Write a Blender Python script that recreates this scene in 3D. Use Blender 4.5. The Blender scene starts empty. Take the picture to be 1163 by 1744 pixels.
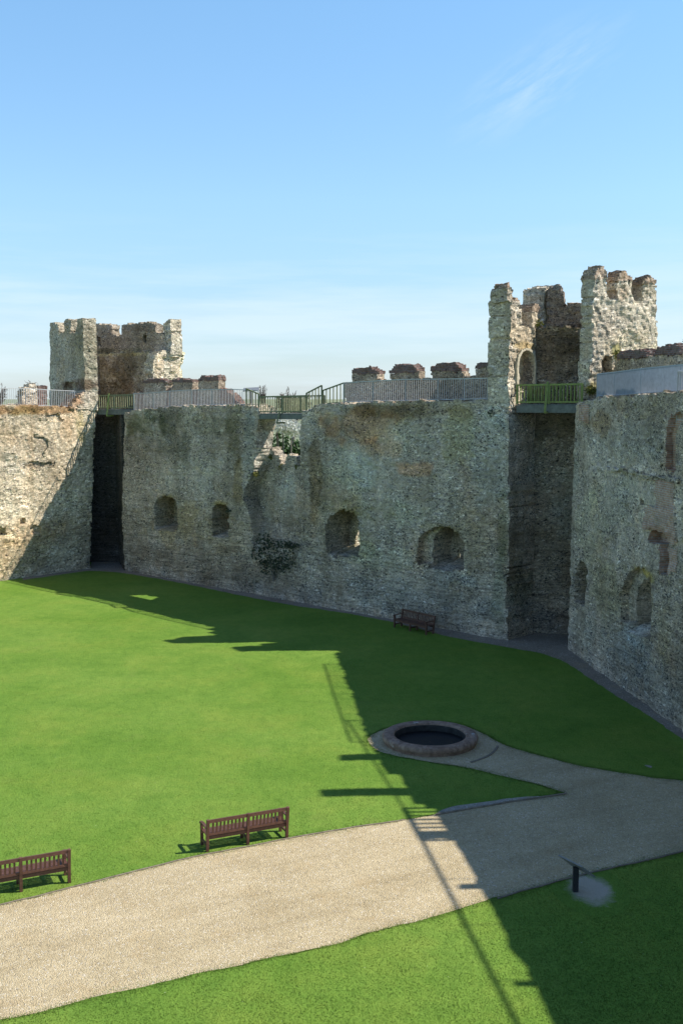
import bpy, math, random
import numpy as np
from mathutils import Vector
random.seed(7); np.random.seed(7)
S = bpy.context.scene
COL = S.collection

# ------------------------------------------------------------------ camera model
PW, PH, F = 1163.0, 1744.0, 1900.0
HOR, CH = 660.0, 12.5
TH = math.atan((PH/2-HOR)/F)
FWD = np.array([0, math.cos(TH), -math.sin(TH)])
UPV = np.array([0, math.sin(TH), math.cos(TH)])
CAM = np.array([0, 0, CH])
def ray(x, y):
    return np.array([1., 0, 0])*((x-PW/2)/F) - UPV*((y-PH/2)/F) + FWD
def gnd(x, y, z=0.0):
    r = ray(x, y); t = (z-CH)/r[2]
    return CAM + r*t
def at(x, y, Y):
    r = ray(x, y); return CAM + r*(Y/r[1])

cam = bpy.data.cameras.new('camera'); camo = bpy.data.objects.new('camera', cam); COL.objects.link(camo)
cam.sensor_fit = 'VERTICAL'; cam.sensor_height = 36; cam.sensor_width = 24
cam.lens = F/PH*36; cam.clip_end = 5000; cam.clip_start = 0.1
camo.location = (0, 0, CH); camo.rotation_euler = (math.pi/2-TH, 0, 0)
S.camera = camo

# ------------------------------------------------------------------ numpy noise
def _h(ix, iy, iz, s):
    with np.errstate(over='ignore'):
        n = (ix.astype(np.uint32)*np.uint32(374761393) + iy.astype(np.uint32)*np.uint32(668265263)
             + iz.astype(np.uint32)*np.uint32(2147483647) + np.uint32(s*1013904223 & 0xffffffff))
        n = (n ^ (n >> np.uint32(13)))*np.uint32(1274126177)
        n = (n ^ (n >> np.uint32(15)))*np.uint32(2246822519)
        n = n ^ (n >> np.uint32(16))
    return n.astype(np.float64)/4294967295.0
def vn(P, sc, s=0):
    Q = np.asarray(P, float)*sc
    I = np.floor(Q).astype(np.int64); f = Q-I; f = f*f*(3-2*f)
    r = 0
    for a in (0, 1):
        for b in (0, 1):
            for c in (0, 1):
                w = (f[:, 0] if a else 1-f[:, 0])*(f[:, 1] if b else 1-f[:, 1])*(f[:, 2] if c else 1-f[:, 2])
                r = r + w*_h(I[:, 0]+a, I[:, 1]+b, I[:, 2]+c, s)
    return r*2-1
def fbm(P, sc, s=0, n=3):
    r, a = 0, 1.0
    for k in range(n):
        r = r + a*vn(P, sc*2**k, s+k*7); a *= .5
    return r
def voro(P, sc, s=0):
    Q = np.asarray(P, float)*sc
    I = np.floor(Q).astype(np.int64); f = Q-I
    best = np.full(len(Q), 9.0); bid = np.zeros(len(Q))
    for a in (-1, 0, 1):
        for b in (-1, 0, 1):
            for c in (-1, 0, 1):
                J = I+np.array([a, b, c])
                d = 0
                for ax in range(3):
                    o = _h(J[:, 0], J[:, 1], J[:, 2], s+ax+1)
                    g = ((a, b, c)[ax]+o-f[:, ax]); d = d+g*g
                m = d < best
                best = np.where(m, d, best)
                bid = np.where(m, _h(J[:, 0], J[:, 1], J[:, 2], s+11), bid)
    return np.sqrt(best), bid

def inpoly(px, py, poly):
    r = np.zeros(px.shape, bool); n = len(poly)
    for k in range(n):
        x1, y1 = poly[k]; x2, y2 = poly[(k+1) % n]
        if y1 == y2: continue
        c = ((y1 > py) != (y2 > py)) & (px < (x2-x1)*(py-y1)/(y2-y1)+x1)
        r ^= c
    return r

# ------------------------------------------------------------------ objects
def thing(name, label, cat, loc=(0, 0, 0), group=None, rz=0):
    o = bpy.data.objects.new(name, None); COL.objects.link(o)
    o.location = tuple(float(v) for v in loc); o.rotation_euler = (0, 0, rz); o.empty_display_size = .3
    tag(o, label, cat, group); return o
def tag(o, label=None, cat=None, group=None, kind=None):
    if label: o['label'] = label
    if cat: o['category'] = cat
    if group: o['group'] = group
    if kind: o['kind'] = kind
    return o
def org(p):
    v = Vector((0, 0, 0))
    while p is not None:
        v += p.location; p = p.parent
    return v
def mobj(name, V, Fc, mats, parent=None, smooth=False, mi=None, tint=None, local=False, loc=None):
    me = bpy.data.meshes.new(name)
    V = np.asarray(V, float)
    if parent is not None and not local:
        V = V-np.array(org(parent))
    if loc is not None: V = V-np.array(loc)
    me.from_pydata([tuple(v) for v in V.tolist()], [], [tuple(f) for f in Fc])
    for m in (mats if isinstance(mats, (list, tuple)) else [mats]): me.materials.append(m)
    if mi is not None: me.polygons.foreach_set('material_index', np.asarray(mi, np.int32))
    if smooth: me.polygons.foreach_set('use_smooth', np.ones(len(me.polygons), bool))
    if tint is not None:
        at_ = me.attributes.new('tint', 'FLOAT_COLOR', 'POINT')
        at_.data.foreach_set('color', np.c_[tint, np.ones(len(tint))].astype(np.float32).ravel())
    me.update()
    o = bpy.data.objects.new(name, me); COL.objects.link(o)
    if parent is not None: o.parent = parent
    if loc is not None: o.location = tuple(loc)
    return o
class MB:
    def __init__(s): s.V = []; s.F = []
    def box(s, c, sx, sy, sz, ux=(1, 0, 0), uy=(0, 1, 0), uz=(0, 0, 1)):
        c = np.array(c, float); ux = np.array(ux, float); uy = np.array(uy, float); uz = np.array(uz, float)
        b = len(s.V)
        for k in (-.5, .5):
            for j, i in ((-.5, -.5), (-.5, .5), (.5, .5), (.5, -.5)):
                s.V.append(c+ux*sx*i+uy*sy*j+uz*sz*k)
        s.F += [(b, b+3, b+2, b+1), (b+4, b+5, b+6, b+7)]+[(b+i, b+(i+1) % 4, b+4+(i+1) % 4, b+4+i) for i in range(4)]
        return s
    def beam(s, p, q, w, h, up=(0, 0, 1)):
        p = np.array(p, float); q = np.array(q, float); d = q-p; L = np.linalg.norm(d); d = d/L
        up = np.array(up, float)
        x = np.cross(d, up)
        if np.linalg.norm(x) < 1e-6: x = np.cross(d, (1, 0, 0))
        x /= np.linalg.norm(x); z = np.cross(x, d)
        return s.box((p+q)/2, w, L, h, x, d, z)
    def tube(s, pts, rad, n=5):
        pts = [np.array(p, float) for p in pts]; b = len(s.V)
        for k, p in enumerate(pts):
            d = pts[min(k+1, len(pts)-1)]-pts[max(k-1, 0)]; d = d/(np.linalg.norm(d)+1e-9)
            a = np.cross(d, (0.31, .9, .2)); a /= np.linalg.norm(a); c = np.cross(d, a)
            for i in range(n):
                t = 2*math.pi*i/n; s.V.append(p+(a*math.cos(t)+c*math.sin(t))*rad[k])
        for k in range(len(pts)-1):
            for i in range(n):
                s.F.append((b+k*n+i, b+k*n+(i+1) % n, b+(k+1)*n+(i+1) % n, b+(k+1)*n+i))
        s.F.append(tuple(b+i for i in range(n))[::-1]); s.F.append(tuple(b+(len(pts)-1)*n+i for i in range(n)))
        return s
    def quad(s, *p):
        b = len(s.V); s.V += [np.array(v, float) for v in p]; s.F.append(tuple(range(b, b+len(p)))); return s
    def build(s, name, mat, parent=None, smooth=False, local=False, loc=None):
        return mobj(name, s.V, s.F, mat, parent, smooth, local=local, loc=loc)

# ------------------------------------------------------------------ node helpers
def newmat(name):
    m = bpy.data.materials.new(name); m.use_nodes = True
    nt = m.node_tree; nt.nodes.clear()
    out = nt.nodes.new('ShaderNodeOutputMaterial'); b = nt.nodes.new('ShaderNodeBsdfPrincipled')
    nt.links.new(b.outputs[0], out.inputs[0])
    b.inputs['Specular IOR Level'].default_value = .25
    return m, nt, b
def N(nt, t, **kw):
    n = nt.nodes.new(t)
    for k, v in kw.items():
        if k in ('i', 'inp'):
            for kk, vv in v.items(): n.inputs[kk].default_value = vv
        else: setattr(n, k, v)
    return n
def L(nt, a, b): nt.links.new(a, b)
def math_(nt, op, a, b=None, c=None, clamp=False):
    n = nt.nodes.new('ShaderNodeMath'); n.operation = op; n.use_clamp = clamp
    for k, v in enumerate((a, b, c)):
        if v is None: continue
        if isinstance(v, (int, float)): n.inputs[k].default_value = v
        else: nt.links.new(v, n.inputs[k])
    return n.outputs[0]
def mix_(nt, f, a, b, mode='MIX'):
    n = nt.nodes.new('ShaderNodeMix'); n.data_type = 'RGBA'; n.blend_type = mode; n.clamp_factor = True
    for idx, v in ((0, f), (6, a), (7, b)):
        if isinstance(v, (int, float)): n.inputs[idx].default_value = v
        elif isinstance(v, tuple): n.inputs[idx].default_value = (*v, 1) if len(v) == 3 else v
        else: nt.links.new(v, n.inputs[idx])
    return n.outputs[2]
def ramp_(nt, fac, stops, interp='LINEAR'):
    n = nt.nodes.new('ShaderNodeValToRGB'); n.color_ramp.interpolation = interp
    e = n.color_ramp.elements
    while len(e) < len(stops): e.new(.5)
    for el, (p, c) in zip(e, stops):
        el.position = p; el.color = (*c, 1) if isinstance(c, tuple) else (c, c, c, 1)
    nt.links.new(fac, n.inputs[0]); return n.outputs[0]
def pos_(nt, sc=(1, 1, 1)):
    g = nt.nodes.new('ShaderNodeNewGeometry')
    m = nt.nodes.new('ShaderNodeMapping'); m.inputs['Scale'].default_value = sc
    nt.links.new(g.outputs['Position'], m.inputs[0]); return m.outputs[0]
def noise_(nt, vec, sc, det=4, rough=.55):
    n = N(nt, 'ShaderNodeTexNoise', i={'Scale': sc, 'Detail': det, 'Roughness': rough}); L(nt, vec, n.inputs['Vector'])
    return n.outputs['Fac']
def bump_(nt, b, h, strength=.5, dist=.03):
    n = N(nt, 'ShaderNodeBump', i={'Strength': strength, 'Distance': dist}); L(nt, h, n.inputs['Height'])
    L(nt, n.outputs[0], b.inputs['Normal'])

def stone_mat(name, stones, mortar, sc=4.6, band=0.35, gain=1.0, mort_w=.06):
    m, nt, b = newmat(name)
    p = pos_(nt)
    wn = N(nt, 'ShaderNodeTexNoise', i={'Scale': 2.3, 'Detail': 2}); L(nt, p, wn.inputs['Vector'])
    wv = N(nt, 'ShaderNodeVectorMath', operation='MULTIPLY_ADD'); L(nt, wn.outputs['Color'], wv.inputs[0])
    wv.inputs[1].default_value = (.16, .16, .16); L(nt, p, wv.inputs[2])
    mp = N(nt, 'ShaderNodeMapping'); mp.inputs['Scale'].default_value = (1, 1, 1.75); L(nt, wv.outputs[0], mp.inputs[0])
    def vor(scale, feat='F1'):
        v = N(nt, 'ShaderNodeTexVoronoi', feature=feat, i={'Scale': scale, 'Randomness': .95}); L(nt, mp.outputs[0], v.inputs['Vector']); return v
    v1 = vor(sc); v1e = vor(sc, 'DISTANCE_TO_EDGE')
    v2 = vor(sc*2.3); v2e = vor(sc*2.3, 'DISTANCE_TO_EDGE')
    sep = N(nt, 'ShaderNodeSeparateColor'); L(nt, v1.outputs['Color'], sep.inputs[0])
    sep2 = N(nt, 'ShaderNodeSeparateColor'); L(nt, v2.outputs['Color'], sep2.inputs[0])
    c1 = ramp_(nt, sep.outputs[0], stones, 'CONSTANT')
    c2 = ramp_(nt, sep2.outputs[1], stones, 'CONSTANT')
    pick = math_(nt, 'GREATER_THAN', sep.outputs[1], .55)
    c = mix_(nt, pick, c1, c2)
    e = mix_(nt, pick, v1e.outputs['Distance'], math_(nt, 'MULTIPLY', v2e.outputs['Distance'], .9))
    n1 = noise_(nt, p, 9, 5, .7)
    mw = math_(nt, 'MULTIPLY_ADD', n1, mort_w*2.2, 0)
    mm = N(nt, 'ShaderNodeMapRange', interpolation_type='SMOOTHSTEP'); L(nt, e, mm.inputs[0]); mm.inputs[1].default_value = 0.0
    L(nt, mw, mm.inputs[2])
    big = noise_(nt, p, .55, 4, .6)
    mc = mix_(nt, big, tuple(v*.8 for v in mortar), tuple(min(1, v*1.15) for v in mortar))
    # some mortar smears right over the stones
    smear = ramp_(nt, noise_(nt, p, .62, 6, .72), [(.44, 0.), (.6, 1.)])
    msk = math_(nt, 'MULTIPLY', mm.outputs[0], math_(nt, 'MULTIPLY_ADD', smear, -.5, 1))
    c = mix_(nt, msk, mc, c)
    # coursing bands and mottling
    pb = pos_(nt, (.25, .25, 3.2)); bn = noise_(nt, pb, 1.6, 3, .6)
    c = mix_(nt, band, c, ramp_(nt, bn, [(.3, .45), (.5, .9), (.7, 1.25)]), 'MULTIPLY')
    mot = noise_(nt, p, .9, 6, .7)
    c = mix_(nt, .6, c, ramp_(nt, mot, [(.28, (.48, .5, .48)), (.5, (.95, .95, .93)), (.72, (1.3, 1.25, 1.15))]), 'MULTIPLY')
    zone = noise_(nt, pos_(nt, (1, 1, 1.3)), .21, 5, .62)
    c = mix_(nt, .9, c, ramp_(nt, zone, [(.32, (.62, .58, .50)), (.5, (.98, .96, .91)), (.66, (1.2, 1.22, 1.2))]), 'MULTIPLY')
    strk = noise_(nt, pos_(nt, (1.5, 1.5, .13)), 1.1, 5, .65)
    c = mix_(nt, .7, c, ramp_(nt, strk, [(.3, (.66, .65, .6)), (.52, (1, 1, 1)), (.75, (1.12, 1.12, 1.12))]), 'MULTIPLY')
    spk = noise_(nt, mp.outputs[0], 13, 4, .8)
    c = mix_(nt, math_(nt, 'MULTIPLY_ADD', smear, -.5, .85), c, ramp_(nt, spk, [(.3, .5), (.5, 1.), (.7, 1.5)]), 'MULTIPLY')
    gz = N(nt, 'ShaderNodeSeparateXYZ'); L(nt, p, gz.inputs[0])
    low = ramp_(nt, math_(nt, 'MULTIPLY', gz.outputs[2], .1), [(.35, 1.), (.6, .25)])
    crs = noise_(nt, pos_(nt, (.35, .35, 5.5)), 1.9, 4, .7)
    c = mix_(nt, math_(nt, 'MULTIPLY', low, .8), c, ramp_(nt, crs, [(.36, (.55, .53, .5)), (.5, (1, 1, 1)), (.66, (1.2, 1.2, 1.18))]), 'MULTIPLY')
    rust = ramp_(nt, noise_(nt, pos_(nt, (1, 1, .6)), .42, 5, .6), [(.55, 0.), (.72, 1.)])
    c = mix_(nt, math_(nt, 'MULTIPLY', rust, .4), c, mix_(nt, 1.0, c, (1.15, .86, .62), 'MULTIPLY'))
    lich = ramp_(nt, noise_(nt, p, 1.7, 6, .72), [(.58, 0.), (.7, 1.)])
    c = mix_(nt, math_(nt, 'MULTIPLY', lich, .3), c, (.2, .22, .15))
    # putlog holes and lost flints: small dark pits
    vh = N(nt, 'ShaderNodeTexVoronoi', feature='F1', i={'Scale': 1.9}); L(nt, wv.outputs[0], vh.inputs['Vector'])
    hole = ramp_(nt, vh.outputs['Distance'], [(.07, 1.), (.13, 0.)])
    c = mix_(nt, math_(nt, 'MULTIPLY', hole, .85), c, (.015, .015, .014))
    grain = noise_(nt, p, 42, 3, .7)
    c = mix_(nt, .6, c, ramp_(nt, grain, [(.25, .6), (.75, 1.4)]), 'MULTIPLY')
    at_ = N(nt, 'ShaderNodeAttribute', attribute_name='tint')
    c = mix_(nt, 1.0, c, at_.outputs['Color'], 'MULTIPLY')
    if gain != 1: c = mix_(nt, 1.0, c, (gain*1.05, gain*.99, gain*.95), 'MULTIPLY')
    L(nt, c, b.inputs['Base Color']); b.inputs['Roughness'].default_value = .92
    ht = math_(nt, 'ADD', math_(nt, 'MULTIPLY', mm.outputs[0], math_(nt, 'MULTIPLY_ADD', sep.outputs[2], .8, .4)), math_(nt, 'MULTIPLY', n1, .7))
    ht = math_(nt, 'SUBTRACT', ht, math_(nt, 'MULTIPLY', hole, 1.5))
    ht = math_(nt, 'ADD', ht, math_(nt, 'MULTIPLY', spk, .8))
    bump_(nt, b, ht, .7, .045)
    return m
FL = [(0, (.09, .09, .09)), (.12, (.23, .22, .21)), (.3, (.38, .36, .325)), (.5, (.49, .455, .39)), (.68, (.60, .545, .45)), (.84, (.66, .625, .55)), (.95, (.86, .83, .77))]
M_flint = stone_mat('flint_rubble', FL, (.56, .49, .40), sc=9.0, gain=1.12)
FL2 = [(0, (.17, .165, .155)), (.1, (.36, .335, .295)), (.28, (.5, .46, .385)), (.5, (.62, .575, .48)), (.7, (.72, .68, .585)), (.85, (.82, .79, .72))]
M_flint_lit = stone_mat('sunlit_flint_rubble', FL2, (.50, .45, .36), sc=7.2, band=.25, gain=1.28)  # brighter copy of the same flint, sunlight put into its colour

def brick_mat(name, c1, c2, mortar, sx=(1, 1, 1)):
    m, nt, b = newmat(name)
    g = N(nt, 'ShaderNodeNewGeometry')
    sp = N(nt, 'ShaderNodeSeparateXYZ'); L(nt, g.outputs['Position'], sp.inputs[0])
    h = math_(nt, 'SUBTRACT', math_(nt, 'MULTIPLY', sp.outputs[0], .6), math_(nt, 'MULTIPLY', sp.outputs[1], .8))
    cb = N(nt, 'ShaderNodeCombineXYZ'); L(nt, h, cb.inputs[0]); L(nt, sp.outputs[2], cb.inputs[1])
    br = N(nt, 'ShaderNodeTexBrick', i={'Color1': (*c1, 1), 'Color2': (*c2, 1), 'Mortar': (*mortar, 1), 'Scale': 1, 'Mortar Size': .014, 'Brick Width': .26, 'Row Height': .085})
    L(nt, cb.outputs[0], br.inputs['Vector'])
    p = pos_(nt); n = noise_(nt, p, 6, 5, .7)
    c = mix_(nt, .8, br.outputs['Color'], ramp_(nt, n, [(.25, .45), (.75, 1.4)]), 'MULTIPLY')
    c = mix_(nt, ramp_(nt, noise_(nt, p, 1.4, 5), [(.54, 0.), (.7, .5)]), c, (.2, .18, .15))
    at_ = N(nt, 'ShaderNodeAttribute', attribute_name='tint')
    c = mix_(nt, 1.0, c, at_.outputs['Color'], 'MULTIPLY')
    L(nt, c, b.inputs['Base Color']); b.inputs['Roughness'].default_value = .9
    bump_(nt, b, math_(nt, 'ADD', math_(nt, 'MULTIPLY', br.outputs['Fac'], -1), math_(nt, 'MULTIPLY', n, .8)), .8, .03)
    return m
M_brick = brick_mat('red_brick', (.42, .25, .175), (.52, .34, .25), (.48, .43, .37))
M_cope = brick_mat('weathered_brick_coping', (.16, .085, .065), (.24, .14, .11), (.2, .18, .16))


def simple(name, col, rough=.6, metal=0, var=.3, sc=8, bump=.0, spec=.3):
    m, nt, b = newmat(name); p = pos_(nt); n = noise_(nt, p, sc, 5, .65)
    c = mix_(nt, 1.0, col, ramp_(nt, n, [(.25, 1-var), (.75, 1+var)]), 'MULTIPLY')
    L(nt, c, b.inputs['Base Color']); b.inputs['Roughness'].default_value = rough; b.inputs['Metallic'].default_value = metal
    b.inputs['Specular IOR Level'].default_value = spec
    if bump: bump_(nt, b, n, bump, .01)
    return m
M_dressed = simple('dressed_limestone', (.52, .46, .33), .9, 0, .35, 7, .4)
M_galv = simple('galvanised_steel', (.46, .455, .44), .45, .0, .2, 5, spec=.5)
M_bluerail = simple('blue_grey_steel', (.36, .40, .44), .5, .0, .2, 5)
M_steel = simple('grey_painted_steel', (.17, .18, .19), .5, .0, .2, 5)
M_wood = simple('algae_green_timber', (.20, .21, .12), .85, 0, .45, 6, .3)
M_woody = simple('mossy_yellow_green_timber', (.23, .275, .085), .85, 0, .4, 6, .3)
M_beam = simple('weathered_grey_beam', (.15, .16, .14), .85, 0, .35, 5, .3)
M_bench = simple('red_brown_stained_wood', (.105, .048, .032), .5, 0, .4, 12, .2, .4)
M_dark = simple('dark_painted_metal', (.02, .022, .026), .45, 0, .3, 6)
M_panel = simple('printed_panel_face', (.25, .27, .27), .3, 0, .35, 9, 0, .5)
M_bark = simple('bare_bark', (.17, .145, .125), .9, 0, .4, 5)
M_lining = simple('shade_dark_shaft_stone', (.035, .033, .03), .8, 0, .7, 4, .4)  # shade of a deep shaft put into the lining colour
M_shaft_black = simple('shade_black_shaft_disc', (.004, .005, .005), .6, 0, .4, 3)  # near-black disc near ground level stands in for the shaft's darkness

def leafmat(name, a, c_, tr=.25):
    m, nt, b = newmat(name); p = pos_(nt)
    n = noise_(nt, p, 3.1, 5, .7)
    L(nt, mix_(nt, ramp_(nt, n, [(.3, 0.), (.7, 1.)]), a, c_), b.inputs['Base Color']); b.inputs['Roughness'].default_value = .6
    t = N(nt, 'ShaderNodeBsdfTranslucent'); L(nt, mix_(nt, n, a, c_), t.inputs[0])
    mx = N(nt, 'ShaderNodeMixShader', i={0: tr}); out = [q for q in nt.nodes if q.type == 'OUTPUT_MATERIAL'][0]
    L(nt, b.outputs[0], mx.inputs[1]); L(nt, t.outputs[0], mx.inputs[2]); L(nt, mx.outputs[0], out.inputs[0])
    return m
M_ivy = leafmat('dark_creeper_leaves', (.035, .045, .03), (.10, .12, .065))
M_hedge = leafmat('hedge_leaves', (.02, .05, .018), (.06, .12, .03))
M_bloss = leafmat('white_blossom', (.45, .47, .40), (.75, .75, .70))
M_moss = leafmat('moss_and_small_weeds', (.07, .10, .02), (.22, .20, .05))

def grass_mat(name, sunny=True):
    m, nt, b = newmat(name); p = pos_(nt)
    big = noise_(nt, p, .12, 5, .6); mid = noise_(nt, p, 1.1, 6, .72); fine = noise_(nt, pos_(nt, (1, .6, 1)), 14, 4, .75)
    c = mix_(nt, ramp_(nt, big, [(.3, 0.), (.7, 1.)]), (.107, .20, .023), (.15, .245, .038))
    c = mix_(nt, .75, c, ramp_(nt, mid, [(.25, (.84, .87, .8)), (.5, (1, 1, 1)), (.75, (1.17, 1.11, 1.14))]), 'MULTIPLY')
    c = mix_(nt, .35, c, ramp_(nt, fine, [(.25, (.5, .56, .45)), (.5, (1, 1, 1)), (.75, (1.5, 1.4, 1.5))]), 'MULTIPLY')
    pt = noise_(nt, p, .33, 6, .68)
    c = mix_(nt, .75, c, ramp_(nt, pt, [(.3, (.72, .82, .75)), (.48, (1, 1, 1)), (.66, (1.3, 1.08, 1.2))]), 'MULTIPLY')
    pt2 = noise_(nt, pos_(nt, (1, .55, 1)), 3.2, 5, .7)
    c = mix_(nt, .6, c, ramp_(nt, pt2, [(.3, (.74, .8, .72)), (.5, (1, 1, 1)), (.7, (1.24, 1.15, 1.2))]), 'MULTIPLY')
    dry = ramp_(nt, noise_(nt, p, .5, 6, .7), [(.58, 0.), (.75, 1.)])
    c = mix_(nt, math_(nt, 'MULTIPLY', dry, .35), c, (.17, .19, .05))
    fl = N(nt, 'ShaderNodeTexVoronoi', i={'Scale': 2.2}); L(nt, p, fl.inputs['Vector'])
    c = mix_(nt, math_(nt, 'MULTIPLY', ramp_(nt, fl.outputs['Distance'], [(.022, 1.), (.04, 0.)]), .5), c, (.5, .52, .35))
    L(nt, c, b.inputs['Base Color']); b.inputs['Roughness'].default_value = .75; b.inputs['Specular IOR Level'].default_value = .12
    bump_(nt, b, math_(nt, 'ADD', math_(nt, 'MULTIPLY', fine, .8), math_(nt, 'MULTIPLY', mid, 1.2)), .7, .05)
    return m
M_grass = grass_mat('mown_grass')
M_field = simple('far_field', (.19, .21, .12), .9, 0, .35, .03)  # pale tone stands in for haze over the distant land
def gravel_mat(name, a, bcol, sc=26):
    m, nt, b = newmat(name); p = pos_(nt)
    v = N(nt, 'ShaderNodeTexVoronoi', i={'Scale': sc}); L(nt, p, v.inputs['Vector'])
    sp = N(nt, 'ShaderNodeSeparateColor'); L(nt, v.outputs['Color'], sp.inputs[0])
    c = mix_(nt, sp.outputs[0], a, bcol)
    c = mix_(nt, ramp_(nt, sp.outputs[1], [(.94, 0.), (.96, .5)]), c, (.72, .68, .6))
    c = mix_(nt, ramp_(nt, sp.outputs[2], [(.0, .6), (.08, .0)]), c, (.14, .115, .09))
    c = mix_(nt, .8, c, ramp_(nt, noise_(nt, p, .45, 6, .62), [(.3, (.82, .80, .76)), (.5, (1, 1, 1)), (.7, (1.12, 1.13, 1.16))]), 'MULTIPLY')
    c = mix_(nt, .8, c, ramp_(nt, noise_(nt, p, 5, 5, .75), [(.28, (.82, .81, .79)), (.72, (1.14, 1.14, 1.14))]), 'MULTIPLY')
    c = mix_(nt, ramp_(nt, noise_(nt, p, .8, 5, .65), [(.56, 0.), (.7, .38)]), c, (.42, .30, .15))
    mrot = N(nt, 'ShaderNodeMapping'); mrot.inputs['Rotation'].default_value = (0, 0, math.radians(-27)); L(nt, p, mrot.inputs[0])
    mst = N(nt, 'ShaderNodeMapping'); mst.inputs['Scale'].default_value = (.16, 1.5, 1); L(nt, mrot.outputs[0], mst.inputs[0])
    trk = noise_(nt, mst.outputs[0], 1.0, 4, .6)
    c = mix_(nt, .7, c, ramp_(nt, trk, [(.3, (.84, .82, .78)), (.5, (1, 1, 1)), (.7, (1.08, 1.08, 1.09))]), 'MULTIPLY')
    L(nt, c, b.inputs['Base Color']); b.inputs['Roughness'].default_value = .92
    bump_(nt, b, math_(nt, 'ADD', math_(nt, 'MULTIPLY', v.outputs['Distance'], -1.0), noise_(nt, p, 8, 4, .7)), .8, .03)
    return m
M_gravel = gravel_mat('pale_gravel', (.40, .315, .18), (.52, .43, .27), 32)
M_earth = gravel_mat('bare_trodden_earth', (.22, .18, .14), (.32, .27, .215))
M_pad = gravel_mat('worn_stone_dust', (.27, .25, .215), (.36, .335, .29))
def worn_mat(c, rx, ry):
    m, nt, b = newmat('worn_patch'); g = N(nt, 'ShaderNodeNewGeometry')
    v = N(nt, 'ShaderNodeVectorMath', operation='SUBTRACT'); L(nt, g.outputs['Position'], v.inputs[0]); v.inputs[1].default_value = tuple(c)
    w_ = N(nt, 'ShaderNodeVectorMath', operation='MULTIPLY'); L(nt, v.outputs[0], w_.inputs[0]); w_.inputs[1].default_value = (1/rx, 1/ry, 0)
    ln = N(nt, 'ShaderNodeVectorMath', operation='LENGTH'); L(nt, w_.outputs[0], ln.inputs[0]); p = pos_(nt)
    q = math_(nt, 'ADD', ln.outputs['Value'], math_(nt, 'MULTIPLY_ADD', noise_(nt, p, 2.5, 6, .75), 1.0, -.5))
    k = ramp_(nt, q, [(.55, 0.), (.95, 1.)])
    c1 = mix_(nt, noise_(nt, p, 16, 4, .75), (.30, .265, .20), (.47, .42, .335))
    c2 = mix_(nt, noise_(nt, p, 9, 4, .75), (.085, .17, .016), (.13, .23, .028))
    L(nt, mix_(nt, k, c1, c2), b.inputs['Base Color']); b.inputs['Roughness'].default_value = .9
    bump_(nt, b, noise_(nt, p, 14, 4, .7), .6, .03); return m
M_kerb = simple('stone_edging', (.20, .165, .12), .9, 0, .4, 6, .4)
def well_mat():
    m, nt, b = newmat('worn_brick_ring'); p = pos_(nt)
    n = noise_(nt, p, 5, 6, .75); v = N(nt, 'ShaderNodeTexVoronoi', i={'Scale': 7}); L(nt, p, v.inputs['Vector'])
    sp = N(nt, 'ShaderNodeSeparateColor'); L(nt, v.outputs['Color'], sp.inputs[0])
    c = mix_(nt, sp.outputs[0], (.21, .135, .095), (.30, .21, .155))
    c = mix_(nt, .9, c, ramp_(nt, n, [(.25, .5), (.75, 1.45)]), 'MULTIPLY')
    c = mix_(nt, ramp_(nt, noise_(nt, p, 2.2, 5, .7), [(.63, 0.), (.68, .8)]), c, (.5, .49, .46))
    L(nt, c, b.inputs['Base Color']); b.inputs['Roughness'].default_value = .9; bump_(nt, b, n, .35, .02)
    return m
M_well = well_mat()

# ------------------------------------------------------------------ masonry slabs
class Wall:
    """vertical plane: u runs to image right, o points away from the courtyard"""
    def __init__(s, a, b):
        a = np.array(a, float); b = np.array(b, float); a[2] = b[2] = 0
        s.p0 = a; d = b-a; s.len = np.linalg.norm(d); s.w = d/s.len
        s.o = np.array([-s.w[1], s.w[0], 0.])
    def uz(s, x, y, depth=0.0):
        r = ray(x, y); q = s.p0+s.o*depth
        t = np.dot(q-CAM, s.o)/np.dot(r, s.o); P = CAM+r*t
        return np.dot(P-s.p0, s.w), P[2]
    def poly(s, pts, depth=0.0): return [s.uz(x, y, depth) for x, y in pts]
    def P(s, u, z, d=0.0): return s.p0+s.w*u+s.o*d+np.array([0, 0, z])
    def px(s, x, y, d=0.0): return s.P(*s.uz(x, y, d), d)

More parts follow.
